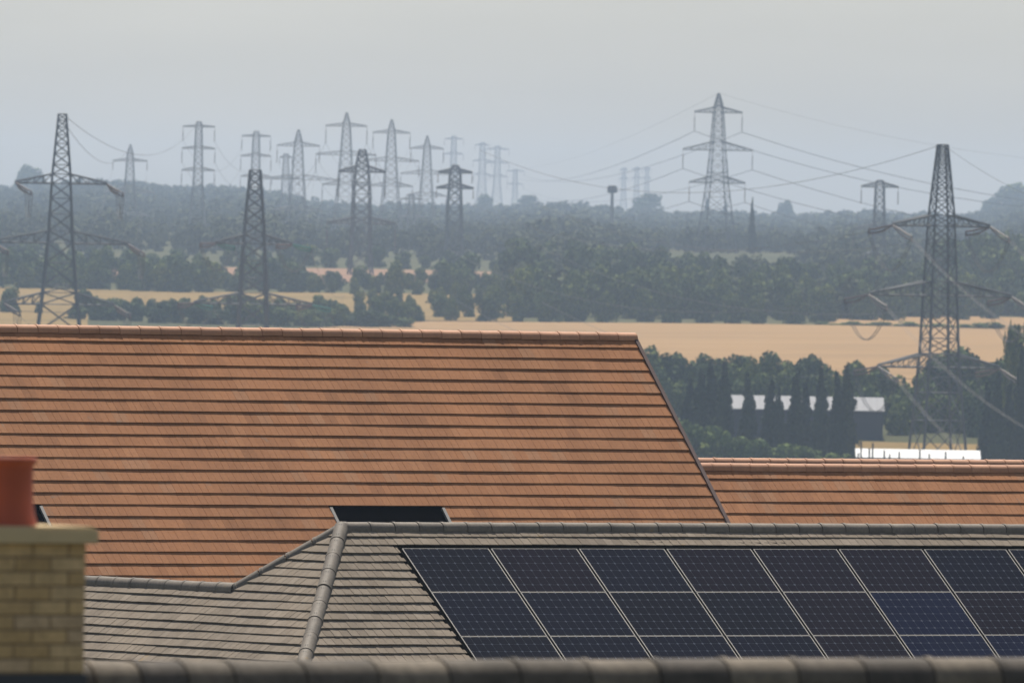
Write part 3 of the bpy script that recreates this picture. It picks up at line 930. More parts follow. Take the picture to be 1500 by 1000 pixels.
NTREE = [0]
def tree(name, label, group, p, h, wd, crowns, cat='tree', k=None, rnd=random.Random(77), trunk=True):
    rt = bpy.data.objects.new(name, None); COL.objects.link(rt); rt.empty_display_size = 1
    if crowns is CR_B: p = p - Vector((0, 0, 0.17 * h)); h *= 1.17
    rt.location = p; rt.rotation_euler = (0, 0, rnd.uniform(0, 6.28)); rt.scale = (wd, wd, h)
    c = bpy.data.objects.new('crown', crowns[(k if k is not None else rnd.randrange(99)) % len(crowns)]); COL.objects.link(c); c.parent = rt
    if trunk:
        t_ = bpy.data.objects.new('trunk' if cat == 'tree' else 'stem', TRUNK); COL.objects.link(t_); t_.parent = rt
    tag(rt, label, cat, group); NTREE[0] += 1
    return rt

def gpos(px, D):
    x = (px - 750) / FPX * D                          # the roll only shifts rows, not columns, to first order
    p = at(px, 400, D); return Vector((p.x, D, ground_z(p.x, D)))

def tree_px(px, ytop, D, wpx, crowns, name, label, group, cat='tree', **kw):
    p = gpos(px, D)
    top = at(px, ytop, D).z; p = Vector((at(px, ytop + 40, D).x, D, ground_z(p.x, D)))
    h = max(1.5, top - p.z); wd = wpx / (FPX / D)
    return tree(name, label, group, p, h, wd, crowns, cat, **kw)

rt_ = random.Random(5)
ORD = ['first', 'second', 'third', 'fourth', 'fifth', 'sixth', 'seventh', 'eighth', 'ninth', 'tenth', 'eleventh', 'twelfth', 'thirteenth', 'fourteenth', 'fifteenth', 'sixteenth', 'seventeenth']
# belt beyond the orange roof, in front of the wheat
lab = 'broadleaved tree in the belt between wheat field and shed'; grp = 'trees of the belt below the wheat'
for q_, (x, yt, w_) in enumerate(((952, 504, 60), (972, 513, 50), (998, 514, 50), (1032, 516, 60), (1058, 522, 50), (1080, 517, 55), (1102, 518, 46), (1124, 512, 64), (1150, 526, 46), (1168, 530, 40), (1187, 517, 54), (1212, 534, 46), (1236, 545, 44), (1260, 526, 56), (1284, 533, 50), (1306, 548, 44), (1328, 560, 40))):
    tree_px(x, yt, 2240 + rt_.uniform(-25, 25), w_ * 1.25, CR_B, 'broadleaf_tree', '%s tree from the orange verge along the wheat field edge' % ORD[q_], grp)
for x in range(938, 1350, 21):
    tree_px(x + rt_.uniform(-6, 6), (548 + rt_.uniform(-8, 10)) if x < 1230 else 568 + rt_.uniform(-6, 10), 2195 + rt_.uniform(-15, 15), 58, CR_B, 'broadleaf_tree', lab, grp)
# right hand clump behind and beside the angle pylon
lab = 'full crowned tree in the clump beside the angle pylon'; grp = 'trees beside the angle pylon'
for (x, yt, D, w_) in ((1352, 545, 2230, 60), (1372, 522, 2240, 70), (1397, 506, 2250, 84), (1424, 513, 2240, 74), (1442, 528, 2225, 60), (1358, 580, 2160, 50), (1330, 578, 2155, 48), (1312, 590, 2150, 40), (1385, 575, 2165, 58), (1412, 572, 2160, 56), (1436, 560, 2150, 60), (1475, 520, 2200, 70), (1505, 515, 2180, 70)):
    tree_px(x, yt, D, w_ * 1.2, CR_B, 'broadleaf_tree', lab, grp)
tree_px(1492, 466, 2120, 60, CR_B, 'tall_tree', 'tallest tree with spreading top beside the dark conifers', None, k=2)
tree_px(1519, 478, 2115, 70, CR_B, 'tall_tree', 'tall tree standing behind the tallest spreading tree', None, k=4)
# dark conifers in front of the shed
lab = 'dark columnar conifer screening the white roofed shed'; grp = 'dark conifers in front of the shed'
for q_, (x, yt, w_) in enumerate(((1010, 556, 34), (1026, 540, 36), (1043, 531, 36), (1060, 530, 34), (1096, 546, 28), (1128, 556, 30), (1142, 566, 22), (1166, 542, 30), (1180, 552, 22), (1202, 538, 30), (1226, 545, 28), (1241, 530, 32))):
    tree_px(x, yt, 2052 + rt_.uniform(-14, 10), w_ * 1.45, CR_C, 'conifer_tree', '%s dark conifer along the shed, counted from its clear roof end' % ORD[11 - q_], grp, k=rt_.randrange(3))
lab = 'dark columnar conifer beside the bright white roof'; grp = 'dark conifers by the white roof'
for (x, yt, w_) in ((1447, 560, 36), (1462, 545, 40), (1478, 556, 34), (1496, 500, 34), (1510, 520, 36)):
    tree_px(x, yt, 2040 + rt_.uniform(-10, 10), w_ * 1.0, CR_C, 'conifer_tree', lab, grp)
lab = 'light green bush at the foot of the conifers'; grp = 'bushes at the foot of the conifers'
for (x, yt, w_) in ((985, 600, 60), (1005, 615, 50), (1030, 618, 56), (1058, 626, 44), (1080, 636, 44), (1105, 640, 44), (1128, 648, 40), (1150, 642, 52), (1175, 650, 40), (1195, 656, 40), (1215, 658, 36), (1235, 660, 30), (1012, 640, 50), (1045, 646, 50), (1090, 654, 44)):
    tree_px(x, yt, 2015 + rt_.uniform(-12, 8), w_ * 1.05, CR_S, 'bush', lab, grp, cat='bush')

lab = 'low bush against the bright white roof'; grp = 'bushes against the white roof'
for (x, w_, h_) in ((1272, 16, 1.5), (1296, 22, 2.1), (1318, 14, 1.3), (1345, 20, 2.0), (1372, 15, 1.5), (1398, 24, 2.2), (1424, 18, 1.8)):
    tree('bush', lab, grp, gpos(x, 2007), h_, w_ / 10.4, CR_S, cat='bush', rnd=rt_)
# wood beyond the wheat (right part): individual trees
lab = 'rounded tree in the wood beyond the wheat field'; grp = 'trees of the wood beyond the wheat'
def edgeD(px): return 3012 + max(0, (px - 1150) / 370) * 205
nw = 0
for r, (dd, hgt) in enumerate(((10, 7.5), (60, 9.5), (140, 9.5), (240, 9.5), (350, 9.5), (480, 9), (620, 8.5))):
    step = 44 - r * 1.5
    x = 528 + (200 if r > 3 else 0) + (r % 2) * 20
    while x < 1560:
        D = edgeD(x) + dd + rt_.uniform(-18, 18)
        h = hgt * rt_.uniform(0.8, 1.2)
        lim = 1.0
        if r >= 5 and 1060 < x < 1330: h *= 0.72
        if x > 1380 and r >= 3: h *= 1.45
        if x < 745: h *= (0.62, 0.62, 0.7, 0.6)[min(r, 3)] * (0.7 if x < 640 else 1.0)
        if 760 < x < 980 and r >= 4: h *= 1.15
        p = gpos(x, D)
        tree('woodland_tree', lab, grp, p, h, h * rt_.uniform(0.75, 1.05), CR_B, rnd=rt_)
        nw += 1
        x += step * rt_.uniform(0.75, 1.25)
lab = 'dark hedge tree just above the long orange ridge'; grp = 'hedge trees above the orange ridge'
x = 112
while x < 610:
    tree('hedge_tree', lab, grp, gpos(x, 2900 + rt_.uniform(-12, 12)), rt_.uniform(3.2, 5.2) * min(1, (680 - x) / 170), rt_.uniform(5, 8.5), CR_B, rnd=rt_)
    x += rt_.uniform(20, 34)
# low hedge trees on the left, in front of the stubble
lab = 'low hedge tree in front of the ochre stubble'; grp = 'hedge trees in front of the stubble'
x = -30
while x < 600:
    D = 3000 + rt_.uniform(-10, 10)
    gap = 18 < x < 110
    h = 2.2 if gap else (4.8 if not (170 < x < 262 or 425 < x < 470 or 495 < x < 540) else 3.3)
    if not gap or rt_.random() < 0.35:
        tree('hedge_tree', lab, grp, gpos(x, D), h * rt_.uniform(0.8, 1.25), h * rt_.uniform(1.0, 1.4), CR_B, rnd=rt_)
    x += rt_.uniform(16, 28)
lab = 'tree in the belt behind the ochre stubble'; grp = 'trees behind the stubble'
for r, dd in enumerate((0, 55, 120)):
    x = -40 + r * 15
    while x < 780:
        D = 3385 + dd + rt_.uniform(-14, 14)
        h = 8.2 * rt_.uniform(0.75, 1.2)
        low = (305 < x < 352) or (440 < x < 575) or (585 < x < 650) or (690 < x < 755)
        if low: h *= 0.55
        tree('belt_tree', lab, grp, gpos(x, D), h, h * rt_.uniform(0.8, 1.2), CR_B, rnd=rt_)
        x += rt_.uniform(26, 44)
lab = 'tree of the distant hedge at the foot of the hill'; grp = 'trees at the foot of the hill'
x = -30
while x < 1560:
    D = 3880 + rt_.uniform(-25, 40)
    h = 5.2 * rt_.uniform(0.6, 1.25)
    if 1000 < x < 1330: h *= 0.6
    tree('distant_tree', lab, grp, gpos(x, D), h, h * rt_.uniform(1.0, 1.5), CR_B, rnd=rt_, trunk=False)
    x += rt_.uniform(24, 40)
# low hedge across the wheat
lab = 'thin hedge bush along the upper edge of the wheat'; grp = 'thin hedge across the wheat'
x = 1206
while x < 1520:
    tree('hedge_bush', lab, grp, gpos(x, 3018 + rt_.uniform(-3, 3)), rt_.uniform(0.6, 1.3) * (1.6 if x > 1420 else 1.0), rt_.uniform(3.0, 5.0), CR_S, cat='bush', rnd=rt_, trunk=False)
    x += rt_.uniform(12, 26)

# hill woodland: one mass
rng = np.random.default_rng(9)
unit = []
for i in range(8):
    r2 = np.random.default_rng(500 + i)
    unit.append((blob_quads(r2, 300, broad_lobes(r2, 9), 0.052), blob_quads(r2, 100, broad_lobes(r2, 8), 0.09)))
Q, T = [], []
D = 3120.0
while D < 9450:
    half = 880 / FPX * D
    n = int(2 * half / 7.2)
    for i in range(n):
        x = -half + 2 * half * (i + rng.random()) / n; y = D + rng.uniform(-28, 28)
        u = x / y * FPX
        if y < 4480 and 200 < u < 420 and y > 3850: continue
        if y < 4120 and (u < 15 or y < edgeD(u + 750) + 40): continue
        h = rng.uniform(6.5, 10.5) * (1 + 0.25 * math.sin(u * 0.021) * math.sin(u * 0.0067 + 1))
        q, t = unit[rng.integers(8)][0 if y < 6000 else 1]
        a = rng.uniform(0, 6.28); ca, sa = math.cos(a), math.sin(a)
        wd = h * rng.uniform(0.85, 1.25)
        V = np.empty_like(q)
        V[..., 0] = (q[..., 0] * ca - q[..., 1] * sa) * wd + x
        V[..., 1] = (q[..., 0] * sa + q[..., 1] * ca) * wd + y
        V[..., 2] = q[..., 2] * h + ground_z(x, y) - 0.15 * h
        Q.append(V); T.append(np.clip(t + rng.normal(0, 0.12), 0, 1))
    D += 62 if D < 4100 else 88
wood = part('woodland', quads_mesh('woodland', np.concatenate(Q), M_WOOD, np.concatenate(T)))
tag(wood, 'hazy blue green woodland covering the far hillside', 'woodland', kind='stuff')

# trees standing out of the skyline
for (x, yt, D, w_, cr, nm, lb) in (
        (946, 281, 8600, 62, CR_B, 'skyline_tree', 'large rounded tree on the skyline near the slim mast'),
        (40, 240, 8600, 60, CR_B, 'skyline_tree', 'rounded tree on the hilltop near the large strain pylon'),
        (1490, 266, 8600, 80, CR_B, 'skyline_tree', 'tall skyline tree above the crest beyond the angle pylon'),
        (1452, 287, 8600, 50, CR_B, 'skyline_tree', 'rounded skyline tree next to the tall crest tree'),
        (1152, 292, 8600, 36, CR_B, 'skyline_tree', 'spiky tree on the skyline past the slim dark poplar'),
        (1035, 290, 8600, 15, CR_C, 'skyline_conifer', 'pointed conifer on the skyline under one pylon leg'),
        (1062, 295, 8600, 13, CR_C, 'skyline_conifer', 'shorter pointed conifer on the skyline under the opposite pylon leg'),
        (1102, 289, 4490, 15, CR_C, 'slim_poplar', 'slim dark poplar standing beside the tall suspension pylon'),
        (708, 283, 8600, 40, CR_B, 'skyline_tree', 'flat topped skyline tree below the faint paired pylons'),
        (772, 284, 8600, 44, CR_B, 'skyline_tree', 'broad skyline tree below the faintest small pylon')):
    tree_px(x, yt, D, w_, cr, nm, lb, None)

# ------------------------------------------------------------------ pylons
class Tower:
    def __init__(s, name, label, x, y, D, yaw, body, arms, kind, mat, group=None, ins=None, insmat=None, leg=0.16, brace=0.07, ydirs=None, peakflat=True, base_w=None, base_y=None):
        """body: [(px below top, px half width)], arms: [(px top chord, px tip, px half span)], all in photo pixels at distance D"""
        k = FPX / D; s.k = k
        top = at(x, y, D); s.top = top
        dxr = math.sin(ROLL)
        bx = top.x; gz = ground_z(bx, D)
        if base_y is not None: gz = min(gz, at(x, base_y, D).z)
        H = top.z - gz; s.H = H
        rt = root(name, (bx, D, gz)); tag(rt, label, 'pylon', group)
        s.rt = rt
        cy, sy = math.cos(yaw), math.sin(yaw)
        ax = Vector((cy, sy, 0)); ay = Vector((-sy, cy, 0)); up = Vector((0, 0, 1))
        c0 = Vector((bx, D, 0))
        hw = [(-b / k, w / k) for b, w in body]       # relative to top
        lowest = hw[-1]
        basew = (base_w / k) if base_w else lowest[1] + (H + lowest[0]) * 0.11
        hw.append((-H, basew))
        zs = np.array([h[0] for h in hw][::-1]); ws = np.array([h[1] for h in hw][::-1])
        W = lambda dz: float(np.interp(dz, zs, ws))
        pt = lambda dz, i, j: c0 + up * (top.z + dz) + ax * (i * W(dz)) + ay * (j * W(dz))
        mb = MB()
        # panel points: panels about as tall as the tower is wide
        lv = [0.0]
        marks = sorted([-a[0] / k for a in arms] + [-a[1] / k for a in arms], reverse=True)
        while lv[-1] > -H + 0.3:
            step = max(1.1, 1.55 * W(lv[-1]) * 1.0)
            nx_ = lv[-1] - step
            for m_ in marks:
                if nx_ < m_ + 0.35 * step and lv[-1] > m_ + 0.3: nx_ = m_; break
            if nx_ < -H + 0.6 * step: nx_ = -H
            lv.append(nx_)
        cor = ((-1, -1), (1, -1), (1, 1), (-1, 1))
        for a, b in zip(lv[:-1], lv[1:]):
            for (i, j) in cor:
                mb.bar(pt(a, i, j), pt(b, i, j), leg * (0.75 if a > -H * 0.4 else 1.0))
            for q in range(4):
                i0, j0 = cor[q]; i1, j1 = cor[(q + 1) % 4]
                mb.bar(pt(a, i0, j0), pt(b, i1, j1), brace); mb.bar(pt(a, i1, j1), pt(b, i0, j0), brace)
                if b > -H + 0.01: mb.bar(pt(b, i0, j0), pt(b, i1, j1), brace)
        for q in range(4):
            i0, j0 = cor[q]; i1, j1 = cor[(q + 1) % 4]
            mb.bar(pt(0, i0, j0), pt(0, i1, j1), brace)
        part('lattice_body', mb.mesh('lattice_body', mat), rt)
        s.tips = {}
        for n, (t0, t1, span) in enumerate(arms):
            zt, zb_ = -t0 / k, -t1 / k
            sp = span / k / max(0.5, cy)
            for sg in (-1, 1):
                m = MB(); tip = c0 + up * (top.z + zb_) + ax * (sg * sp)
                tipu = tip + up * 0.25
                for j in (-1, 1):
                    A, B = pt(zt, sg, j), pt(zb_, sg, j)
                    m.bar(A, tipu, brace * 2.0); m.bar(B, tip, brace * 2.0)
                    ns = 4
                    for q in range(1, ns):
                        f0, f1 = q / ns, (q - 0.5) / ns
                        m.bar(A.lerp(tipu, f0), B.lerp(tip, f0), brace * 0.8)
                        m.bar(A.lerp(tipu, (q - 1) / ns), B.lerp(tip, f0), brace * 0.8)
                for q in range(1, 4):
                    f0 = q / 4
                    m.bar(pt(zb_, sg, -1).lerp(tip, f0), pt(zb_, sg, 1).lerp(tip, f0), brace * 0.8)
                    m.bar(pt(zt, sg, -1).lerp(tipu, f0), pt(zb_, sg, 1).lerp(tip, (q - 0.5) / 4), brace * 0.7)
                m.bar(tip, tipu, brace * 1.5)
                part('crossarm', m.mesh('crossarm', mat), rt)
                s.tips[(n, sg)] = [tip]
                im = insmat or M_INS
                if kind == 'suspension':
                    L = (ins or 26) / k
                    g_ = MB(); e = tip - up * L
                    g_.bar(tip, tip - up * (0.25 * L), 0.05); 
                    pts = [tip - up * (0.25 * L + 0.70 * L * q / 12) for q in range(13)]
                    g_.tube(pts, [0.17 if q % 2 else 0.09 for q in range(13)], 6)
                    g_.bar(e + up * 0.1, e - up * 0.1, 0.28)
                    part('insulator', g_.mesh('insulator', im), rt)
                    s.tips[(n, sg)] = [e]
                else:
                    ends = []
                    for (vx, vy) in ydirs:          # pixel offsets of the string ends, with a depth step
                        d = Vector((vx[0] / k, vx[1], -vy / k)); e = tip + d
                        g_ = MB(); pts = [tip.lerp(e, q / 16) - up * (0.18 * math.sin(math.pi * q / 16)) for q in range(17)]
                        for off in (-0.28, 0.28):
                            g_.tube([p_ + up * off * min(1, 2.5 * q_ / 16.0) for q_, p_ in enumerate(pts)], [0.19 if q % 2 else 0.10 for q in range(17)], 6)
                        g_.bar(e - up * 0.4, e + up * 0.4, 0.13)
                        part('insulator', g_.mesh('insulator', (vx[2] if len(vx) > 2 else None) or im), rt)
                        ends.append(e)
                    if len(ends) == 2:
                        jm = MB(); a_, b_ = ends; sag = max(2.2, 0.36 * (a_ - b_).length)
                        for off in (-0.2, 0.2):
                            jm.tube([a_.lerp(b_, q / 14) - up * (sag * 4 * (q / 14) * (1 - q / 14)) + ax * off for q in range(15)], 0.06, 5)
                        part('jumper_loop', jm.mesh('jumper_loop', M_WIRE), rt)
                    s.tips[(n, sg)] = ends
        s.peak = top + up * 0.05

BODY_T = [(0, 6), (104, 15), (200, 19), (300, 22), (330, 24)]
ARMS_T = [(103, 119, 72), (200, 221, 106), (306, 326, 90)]
def sc_(l, f): return [tuple(q * f for q in a) for a in l]
tR = Tower('strain_pylon', 'dark angle pylon standing before the wheat field beside the dark conifers', 1381, 212, 2080, R(18), BODY_T, ARMS_T, 'strain', M_STEEL, 'strain pylons', leg=0.20, brace=0.08, base_w=34,
           ydirs=[((-33, 6.0), 10), ((26, -7.0, M_INSL), 19)])
tL = Tower('strain_pylon', 'dark strain pylon with a narrow flat top beside the hilltop tree', 91.5, 167, 2420, R(4), sc_([(0, 6.5), (104, 15.5), (200, 20), (300, 28), (360, 35)], 0.86), sc_([(103, 119, 78), (200, 221, 116), (306, 326, 94)], 0.855), 'strain', M_STEEL, 'strain pylons', leg=0.21, brace=0.08,
           ydirs=[((25, -6.0), 15), ((14, 6.0, M_INSL), 12)])
tM = Tower('strain_pylon', 'strain pylon with green covered insulators rising behind the long orange roof', 374, 249, 2480, R(6), sc_([(0, 9), (104, 17), (200, 22), (300, 26)], 0.85), sc_([(105, 120, 62), (200, 218, 96)], 0.9), 'strain', M_STEEL, 'strain pylons', leg=0.21, brace=0.08,
           ydirs=[((-22, -4.0), 3), ((26, 6.0, M_INSG), 7)])
BODY_S = [(0, 1.2), (20, 6), (78, 9.5), (128, 13)]
ARMS_S = [(20, 28, 35), (71, 83, 51), (122, 131, 41)]
tS = Tower('suspension_pylon', 'tallest suspension pylon standing alone by the slim poplar', 1053, 137, 4470, R(14), BODY_S, ARMS_S, 'suspension', M_STEEL, 'suspension pylons', ins=28, leg=0.17, brace=0.08, base_w=25)
G = 'suspension pylons'
def susp(x, y, D, f, label, arms=None, body=None, yaw=0.15, mat=None, ins=None, leg=0.17, brace=0.08, base_w=None, group=G, base_y=None, insmat=None):
    if D > 4600 and mat is None: mat, leg, brace = M_STEELG, 0.14, 0.065  # far pylons take the paler steel, which paints in extra haze
    return Tower('suspension_pylon', label, x, y, D, yaw, body or sc_(BODY_S, f), arms or sc_(ARMS_S, f), 'suspension', mat or M_STEEL, group, ins=ins or 28 * f, leg=leg, brace=brace, base_w=base_w, base_y=base_y, insmat=insmat)
t190 = susp(191, 212, 5000, 0.7, 'small suspension pylon on the hillside next to the narrow topped strain pylon', arms=[(20, 24, 25), (62, 70, 36), (98, 104, 29)], ins=12, base_w=17, base_y=370)
t291 = susp(291.5, 178, 4700, 0.62, 'suspension pylon with three equal crossarms standing clear on the left hill', arms=[(5, 8, 23), (36, 40, 24), (67, 72, 24)], body=[(0, 3), (8, 4.5), (90, 6.5), (120, 9)], ins=20, base_w=15, base_y=368)
t374 = susp(375.5, 192, 5200, 0.6, 'faint suspension pylon directly behind the strain pylon with green insulators', arms=[(5, 8, 21), (33, 37, 22), (62, 67, 22)], body=[(0, 3), (8, 4.5), (90, 7)], ins=20, base_w=14)
t437 = susp(437.5, 190, 4900, 0.9, 'pointed suspension pylon with a wide middle arm', ins=24, arms=[(18, 24, 31), (66, 73, 58), (112, 118, 36)], base_w=20)
t418 = susp(419, 225, 6000, 0.6, 'small faint pylon half hidden by the pointed pylon with the wide middle arm', arms=[(3, 6, 9), (34, 37, 20)], body=[(0, 3), (36, 5), (70, 6)], ins=9)
t507 = susp(508, 165, 4800, 0.85, 'high pointed suspension pylon behind the dark double armed pylon', arms=[(15, 20, 30), (56, 62, 44), (100, 106, 34)], ins=24, base_w=19)
t574 = susp(574, 175, 5000, 0.8, 'slender pointed suspension pylon above the wooded skyline', arms=[(15, 20, 27), (55, 61, 41), (92, 98, 32)], ins=22, base_w=18)
t626 = susp(626, 199, 5300, 0.72, 'suspension pylon rising between the slender pointed one and the dark square topped one', arms=[(14, 19, 24), (50, 56, 38), (82, 88, 29)], ins=20, base_w=16)
t530 = susp(531, 219, 3700, 1.0, 'dark broad suspension pylon with a square head and hanging insulators', arms=[(24, 33, 34), (99, 108, 50)], body=[(0, 4.5), (24, 9), (60, 12), (110, 13), (160, 14)], ins=36, base_w=17, leg=0.2, brace=0.1)
t664 = susp(667, 242, 4100, 0.7, 'stocky dark pylon with a short square head above the skyline', arms=[(5, 11, 25), (28, 34, 27)], body=[(0, 4), (10, 7.5), (60, 10), (110, 11)], ins=14, base_w=15, leg=0.2, brace=0.11)
FG = 'faint pylons beyond the skyline'
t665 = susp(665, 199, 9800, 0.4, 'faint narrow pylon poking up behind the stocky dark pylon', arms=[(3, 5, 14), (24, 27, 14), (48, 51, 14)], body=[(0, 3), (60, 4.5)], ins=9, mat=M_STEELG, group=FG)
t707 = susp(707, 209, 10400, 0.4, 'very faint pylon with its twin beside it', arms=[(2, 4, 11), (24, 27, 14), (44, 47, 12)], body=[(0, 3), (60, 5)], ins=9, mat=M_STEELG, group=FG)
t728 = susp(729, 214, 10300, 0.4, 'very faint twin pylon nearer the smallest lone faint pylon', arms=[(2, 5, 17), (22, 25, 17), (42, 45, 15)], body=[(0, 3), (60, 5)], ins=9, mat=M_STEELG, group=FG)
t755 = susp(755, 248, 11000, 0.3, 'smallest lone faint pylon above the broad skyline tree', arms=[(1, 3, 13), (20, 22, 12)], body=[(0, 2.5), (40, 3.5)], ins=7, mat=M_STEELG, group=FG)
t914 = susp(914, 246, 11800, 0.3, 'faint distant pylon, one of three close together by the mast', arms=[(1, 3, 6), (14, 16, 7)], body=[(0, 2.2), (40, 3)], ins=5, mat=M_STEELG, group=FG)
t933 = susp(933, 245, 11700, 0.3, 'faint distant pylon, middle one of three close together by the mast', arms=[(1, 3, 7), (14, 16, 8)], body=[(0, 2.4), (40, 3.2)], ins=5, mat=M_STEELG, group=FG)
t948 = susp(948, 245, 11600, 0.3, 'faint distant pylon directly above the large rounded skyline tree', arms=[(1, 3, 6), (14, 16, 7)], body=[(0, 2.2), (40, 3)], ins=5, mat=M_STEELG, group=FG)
t605 = susp(603, 285, 5200, 0.5, 'low faint pylon against the wooded hillside', arms=[(4, 7, 16), (30, 33, 20)], body=[(0, 3.5), (60, 6)], ins=12)
t1288 = susp(1289, 264, 3900, 0.8, 'suspension pylon against the wood beside the dark angle pylon', arms=[(3, 10, 27), (64, 72, 38), (105, 112, 30)], body=[(0, 3.5), (4, 6), (80, 8), (140, 10)], ins=24, base_w=14, base_y=425)

# mast with antenna drums
pm = at(897, 272, 5200); gz = ground_z(pm.x, 5200)
mast = root('antenna_mast', (pm.x, 5200, gz)); tag(mast, 'slim mast with a bulky antenna head near the rounded skyline tree', 'mast')
m = MB(); m.bar((pm.x, 5200, gz - 0.3), (pm.x, 5200, pm.z - 2.6), 0.75, n=8, r2=0.55); part('pole', m.mesh('pole', M_STEELG), mast)
m = MB(); m.bar((pm.x, 5200, pm.z - 2.7), (pm.x, 5200, pm.z), 1.2, n=10, r2=1.5); part('head_frame', m.mesh('head_frame', M_STEEL), mast)
for k in range(6):
    an = k * math.pi / 3 + 0.2; q = Vector((pm.x + 1.6 * math.cos(an), 5200 + 1.6 * math.sin(an), pm.z - 1.6))
    m = MB(); m.bar(q - Vector((0, 0, 1.0)), q + Vector((0, 0, 1.2)), 0.3, n=6); part('antenna', m.mesh('antenna', M_STEEL), mast)

# ------------------------------------------------------------------ wires
def wire(a, b, sag, r, label, group, mat=None, n=40, bundle=0.0):
    m = MB(); pts = []
    for i in range(n + 1):
        t = i / n; p = a.lerp(b, t); p.z -= 4 * sag * t * (1 - t); pts.append(p)
    if bundle:
        d = (b - a).cross(Vector((0, 0, 1))).normalized() * bundle
        m.tube([p - d for p in pts], r, 5); m.tube([p + d for p in pts], r, 5)
    else:
        m.tube(pts, r, 5)
    o = part('power_cable', m.mesh('power_cable', mat or M_WIRE))
    tag(o, label, 'cable', group)
    return o
# tall suspension pylon: both ways
lefts = {(n, s): at({-1: 742, 1: 768}[s], 258 + 20 * n, 11000) for n in range(2) for s in (-1, 1)}
for n in range(3):
    for s in (-1, 1):
        a = tS.tips[(n, s)][0]
        e = at(756 + s * 12, 258 + 19 * n, 10950)
        wire(a, e, 9 + 1.0 * n, 0.09, 'cable sagging from the tallest suspension pylon to the smallest faint pylon', 'cables from the tallest suspension pylon')
        e2 = at(2520 + s * 60, 200 + 52 * n, 4200)
        wire(a, e2, 25, 0.09, 'cable sagging away from the tallest suspension pylon behind the angle pylon', 'cables passing behind the angle pylon')
wire(tS.peak, at(756, 247, 11000), 6, 0.035, 'thin earth wire from the tip of the tallest suspension pylon to the faint pylon', 'earth wires')
wire(tS.peak, at(2520, 150, 4200), 22, 0.03, 'thin earth wire from the tallest suspension pylon tip towards the crest trees', 'earth wires')
# angle pylon
for (n, s), ends in tR.tips.items():
    wire(ends[0], ends[0] + Vector((-62, 900, 6)), 6, 0.035, 'dark cable running back from the angle pylon towards the wood', 'cables behind the angle pylon')
    far = ends[1] + Vector((36.0, -470, -14))
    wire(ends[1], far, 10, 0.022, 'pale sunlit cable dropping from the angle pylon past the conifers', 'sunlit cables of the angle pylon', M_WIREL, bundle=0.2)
wire(tR.peak, tR.peak + Vector((-70, 900, 4)), 8, 0.04, 'thin earth wire from the top of the angle pylon over the wood', 'earth wires')
wire(tR.peak, tR.peak + Vector((36, -470, -8)), 8, 0.03, 'thin earth wire from the angle pylon top past the conifers', 'earth wires')
# left strain pylon
wire(tL.peak, t291.peak, 9, 0.05, 'thin earth wire from the narrow topped strain pylon to the equal armed pylon', 'earth wires')
wire(tL.peak + Vector((0, 0, -1)), t190.peak, 7, 0.05, 'thin earth wire from the narrow topped strain pylon to the small hillside pylon', 'earth wires')
for (n, s), ends in tL.tips.items():
    wire(ends[1], t190.tips[(min(n, 2), s)][0], 16, 0.035, 'cable from the narrow topped strain pylon to the small hillside pylon', 'cables of the narrow topped strain pylon')
for (n, s), ends in tM.tips.items():
    wire(ends[1], t507.tips[(n + 1, s)][0], 22, 0.035, 'cable from the green insulators to the high pointed pylon', 'cables from the green insulators')
for (A, B, la) in ((t291, t374, 'equal armed pylon to the faint pylon behind the green insulators'), (t437, t507, 'wide middle armed pylon to the high pointed pylon'), (t507, t574, 'high pointed pylon to the slender pointed pylon'), (t574, t626, 'slender pointed pylon to the next suspension pylon')):
    for n in range(3):
        for s in (-1, 1):
            wire(A.tips[(n, s)][0], B.tips[(n, s)][0], 9, 0.045, 'cable from the ' + la, 'cables between the pylons on the skyline', n=24)

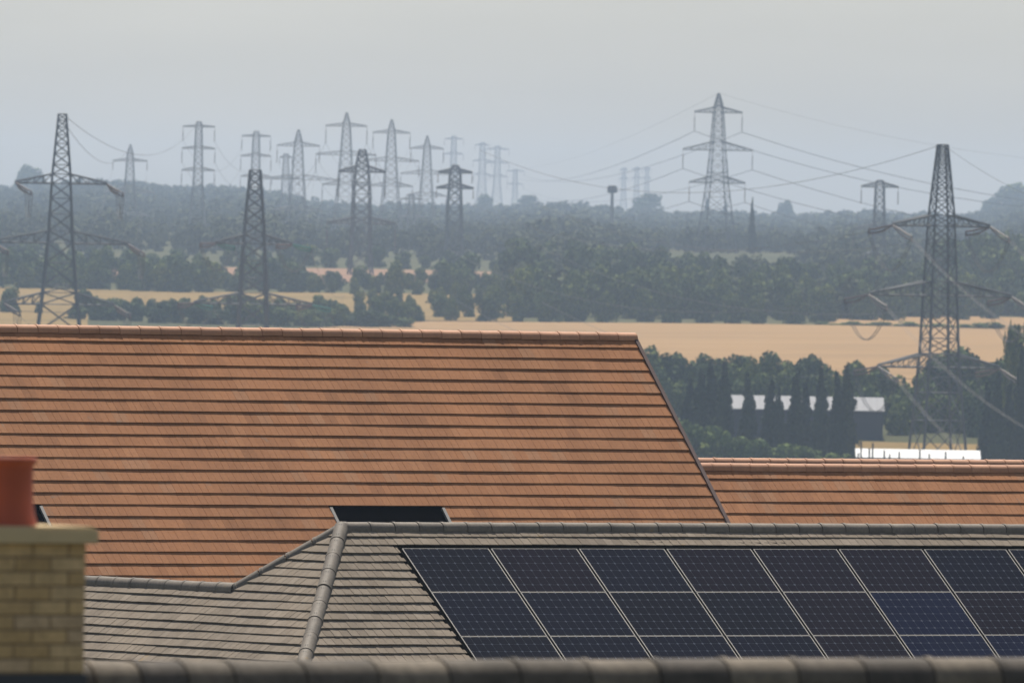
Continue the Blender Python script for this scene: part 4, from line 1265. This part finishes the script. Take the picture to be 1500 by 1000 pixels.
# ------------------------------------------------------------------ shed, white roof, fence
def shed(name, label, px0, px1, ytop, yeave, ybase, D, depth, roofmat, wallmat):
    a = at(px0, ytop, D); b = at(px1, ytop, D)
    gz = ground_z((a.x + b.x) / 2, D) - 0.2
    ze = at((px0 + px1) / 2, yeave, D).z; zt = at((px0 + px1) / 2, ytop, D).z
    rt = root(name, ((a.x + b.x) / 2, D, gz)); tag(rt, label, 'shed')
    m = MB(); x0, x1 = a.x, b.x; y0, y1 = D, D + depth; ym = (y0 + y1) / 2
    w_ = MB(); w_.wbox(x0 + 0.2, x1 - 0.2, y0 + 0.3, y1 - 0.3, gz, ze - 0.05); part('wall', w_.mesh('wall', wallmat), rt)
    t = 0.12
    for sg in (0, 1):
        ya, yb = (y0, ym) if sg == 0 else (y1, ym)
        m.add([Vector(p) for p in ((x0, ya, ze), (x1, ya, ze), (x1, yb, zt), (x0, yb, zt), (x0, ya, ze + t), (x1, ya, ze + t), (x1, yb, zt + t), (x0, yb, zt + t))], BOXF)
    roof = part('roof', m.mesh('roof', roofmat), rt)
    n = int((x1 - x0) / 1.0)
    for i in range(n + 1):
        xx = x0 + (x1 - x0) * i / n
        rb = MB(); rb.bar((xx, y0, ze + t + 0.02), (xx, ym, zt + t + 0.02), 0.03); part('roof_seam', rb.mesh('roof_seam', roofmat), roof)
    for i in range(int(n / 4)):
        xx = x0 + 2 + i * 4
        if xx + 1.2 > x1: break
        d_ = MB(); d_.wbox(xx, xx + 1.1, y0 + 0.2, y0 + 0.32, gz + 1.0, gz + 2.0); part('window', d_.mesh('window', M_BLACKPV), rt)
    return rt
shed('storage_shed', 'long low shed with a white roof and dark walls behind the conifers', 1064, 1296, 582, 601, 630, 2135, 14, M_SHEDR, M_SHEDW)
shed('white_roofed_shed', 'bright white low roof in front of the ochre meadow', 1254, 1437, 660, 672, 676, 2012, 9, M_WHITE, M_SHEDW)
for i, px in enumerate((1262, 1266, 1278, 1283, 1300, 1308, 1322, 1352, 1366, 1390, 1416)):
    p = gpos(px, 2009); h = 1.3 + 0.7 * ((i * 37) % 5) / 4 + (1.3 if i in (1, 3) else 0)
    rt = root('fence_post', (p.x, p.y, p.z)); m = MB(); m.bar((p.x, p.y, p.z - 0.2), (p.x, p.y, p.z + h + 1.2), 0.14, n=6)
    part('post', m.mesh('post', M_BARK), rt)
    m = MB(); m.bar((p.x, p.y, p.z + h + 1.2), (p.x, p.y, p.z + h + 1.3), 0.17, n=6); part('post_cap', m.mesh('post_cap', M_BARK), rt)
    tag(rt, '%s dark post before the bright white roof, counted from the conifers' % ORD[i], 'post', 'posts before the white roof')

# ------------------------------------------------------------------ haze
hz, nt, b = mat_new('haze_air')
nt.nodes.remove(b)
pv = _n(nt, 'ShaderNodeVolumePrincipled')
pv.inputs['Color'].default_value = (0.61, 0.765, 1.0, 1)
pv.inputs['Density'].default_value = 0.80e-4
pv.inputs['Anisotropy'].default_value = 0.35
nt.links.new(pv.outputs[0], nt.nodes['Material Output'].inputs['Volume'])
m = MB(); m.wbox(-3200, 3200, -600, 12900, -22, 100)
haze = part('haze', m.mesh('haze', hz))
tag(haze, 'thin pale summer haze over the valley', 'haze', kind='stuff')
print('tiles', nA, nB, n1, 'trees', NTREE[0], 'wood trees', nw, 'objects', len(bpy.data.objects))
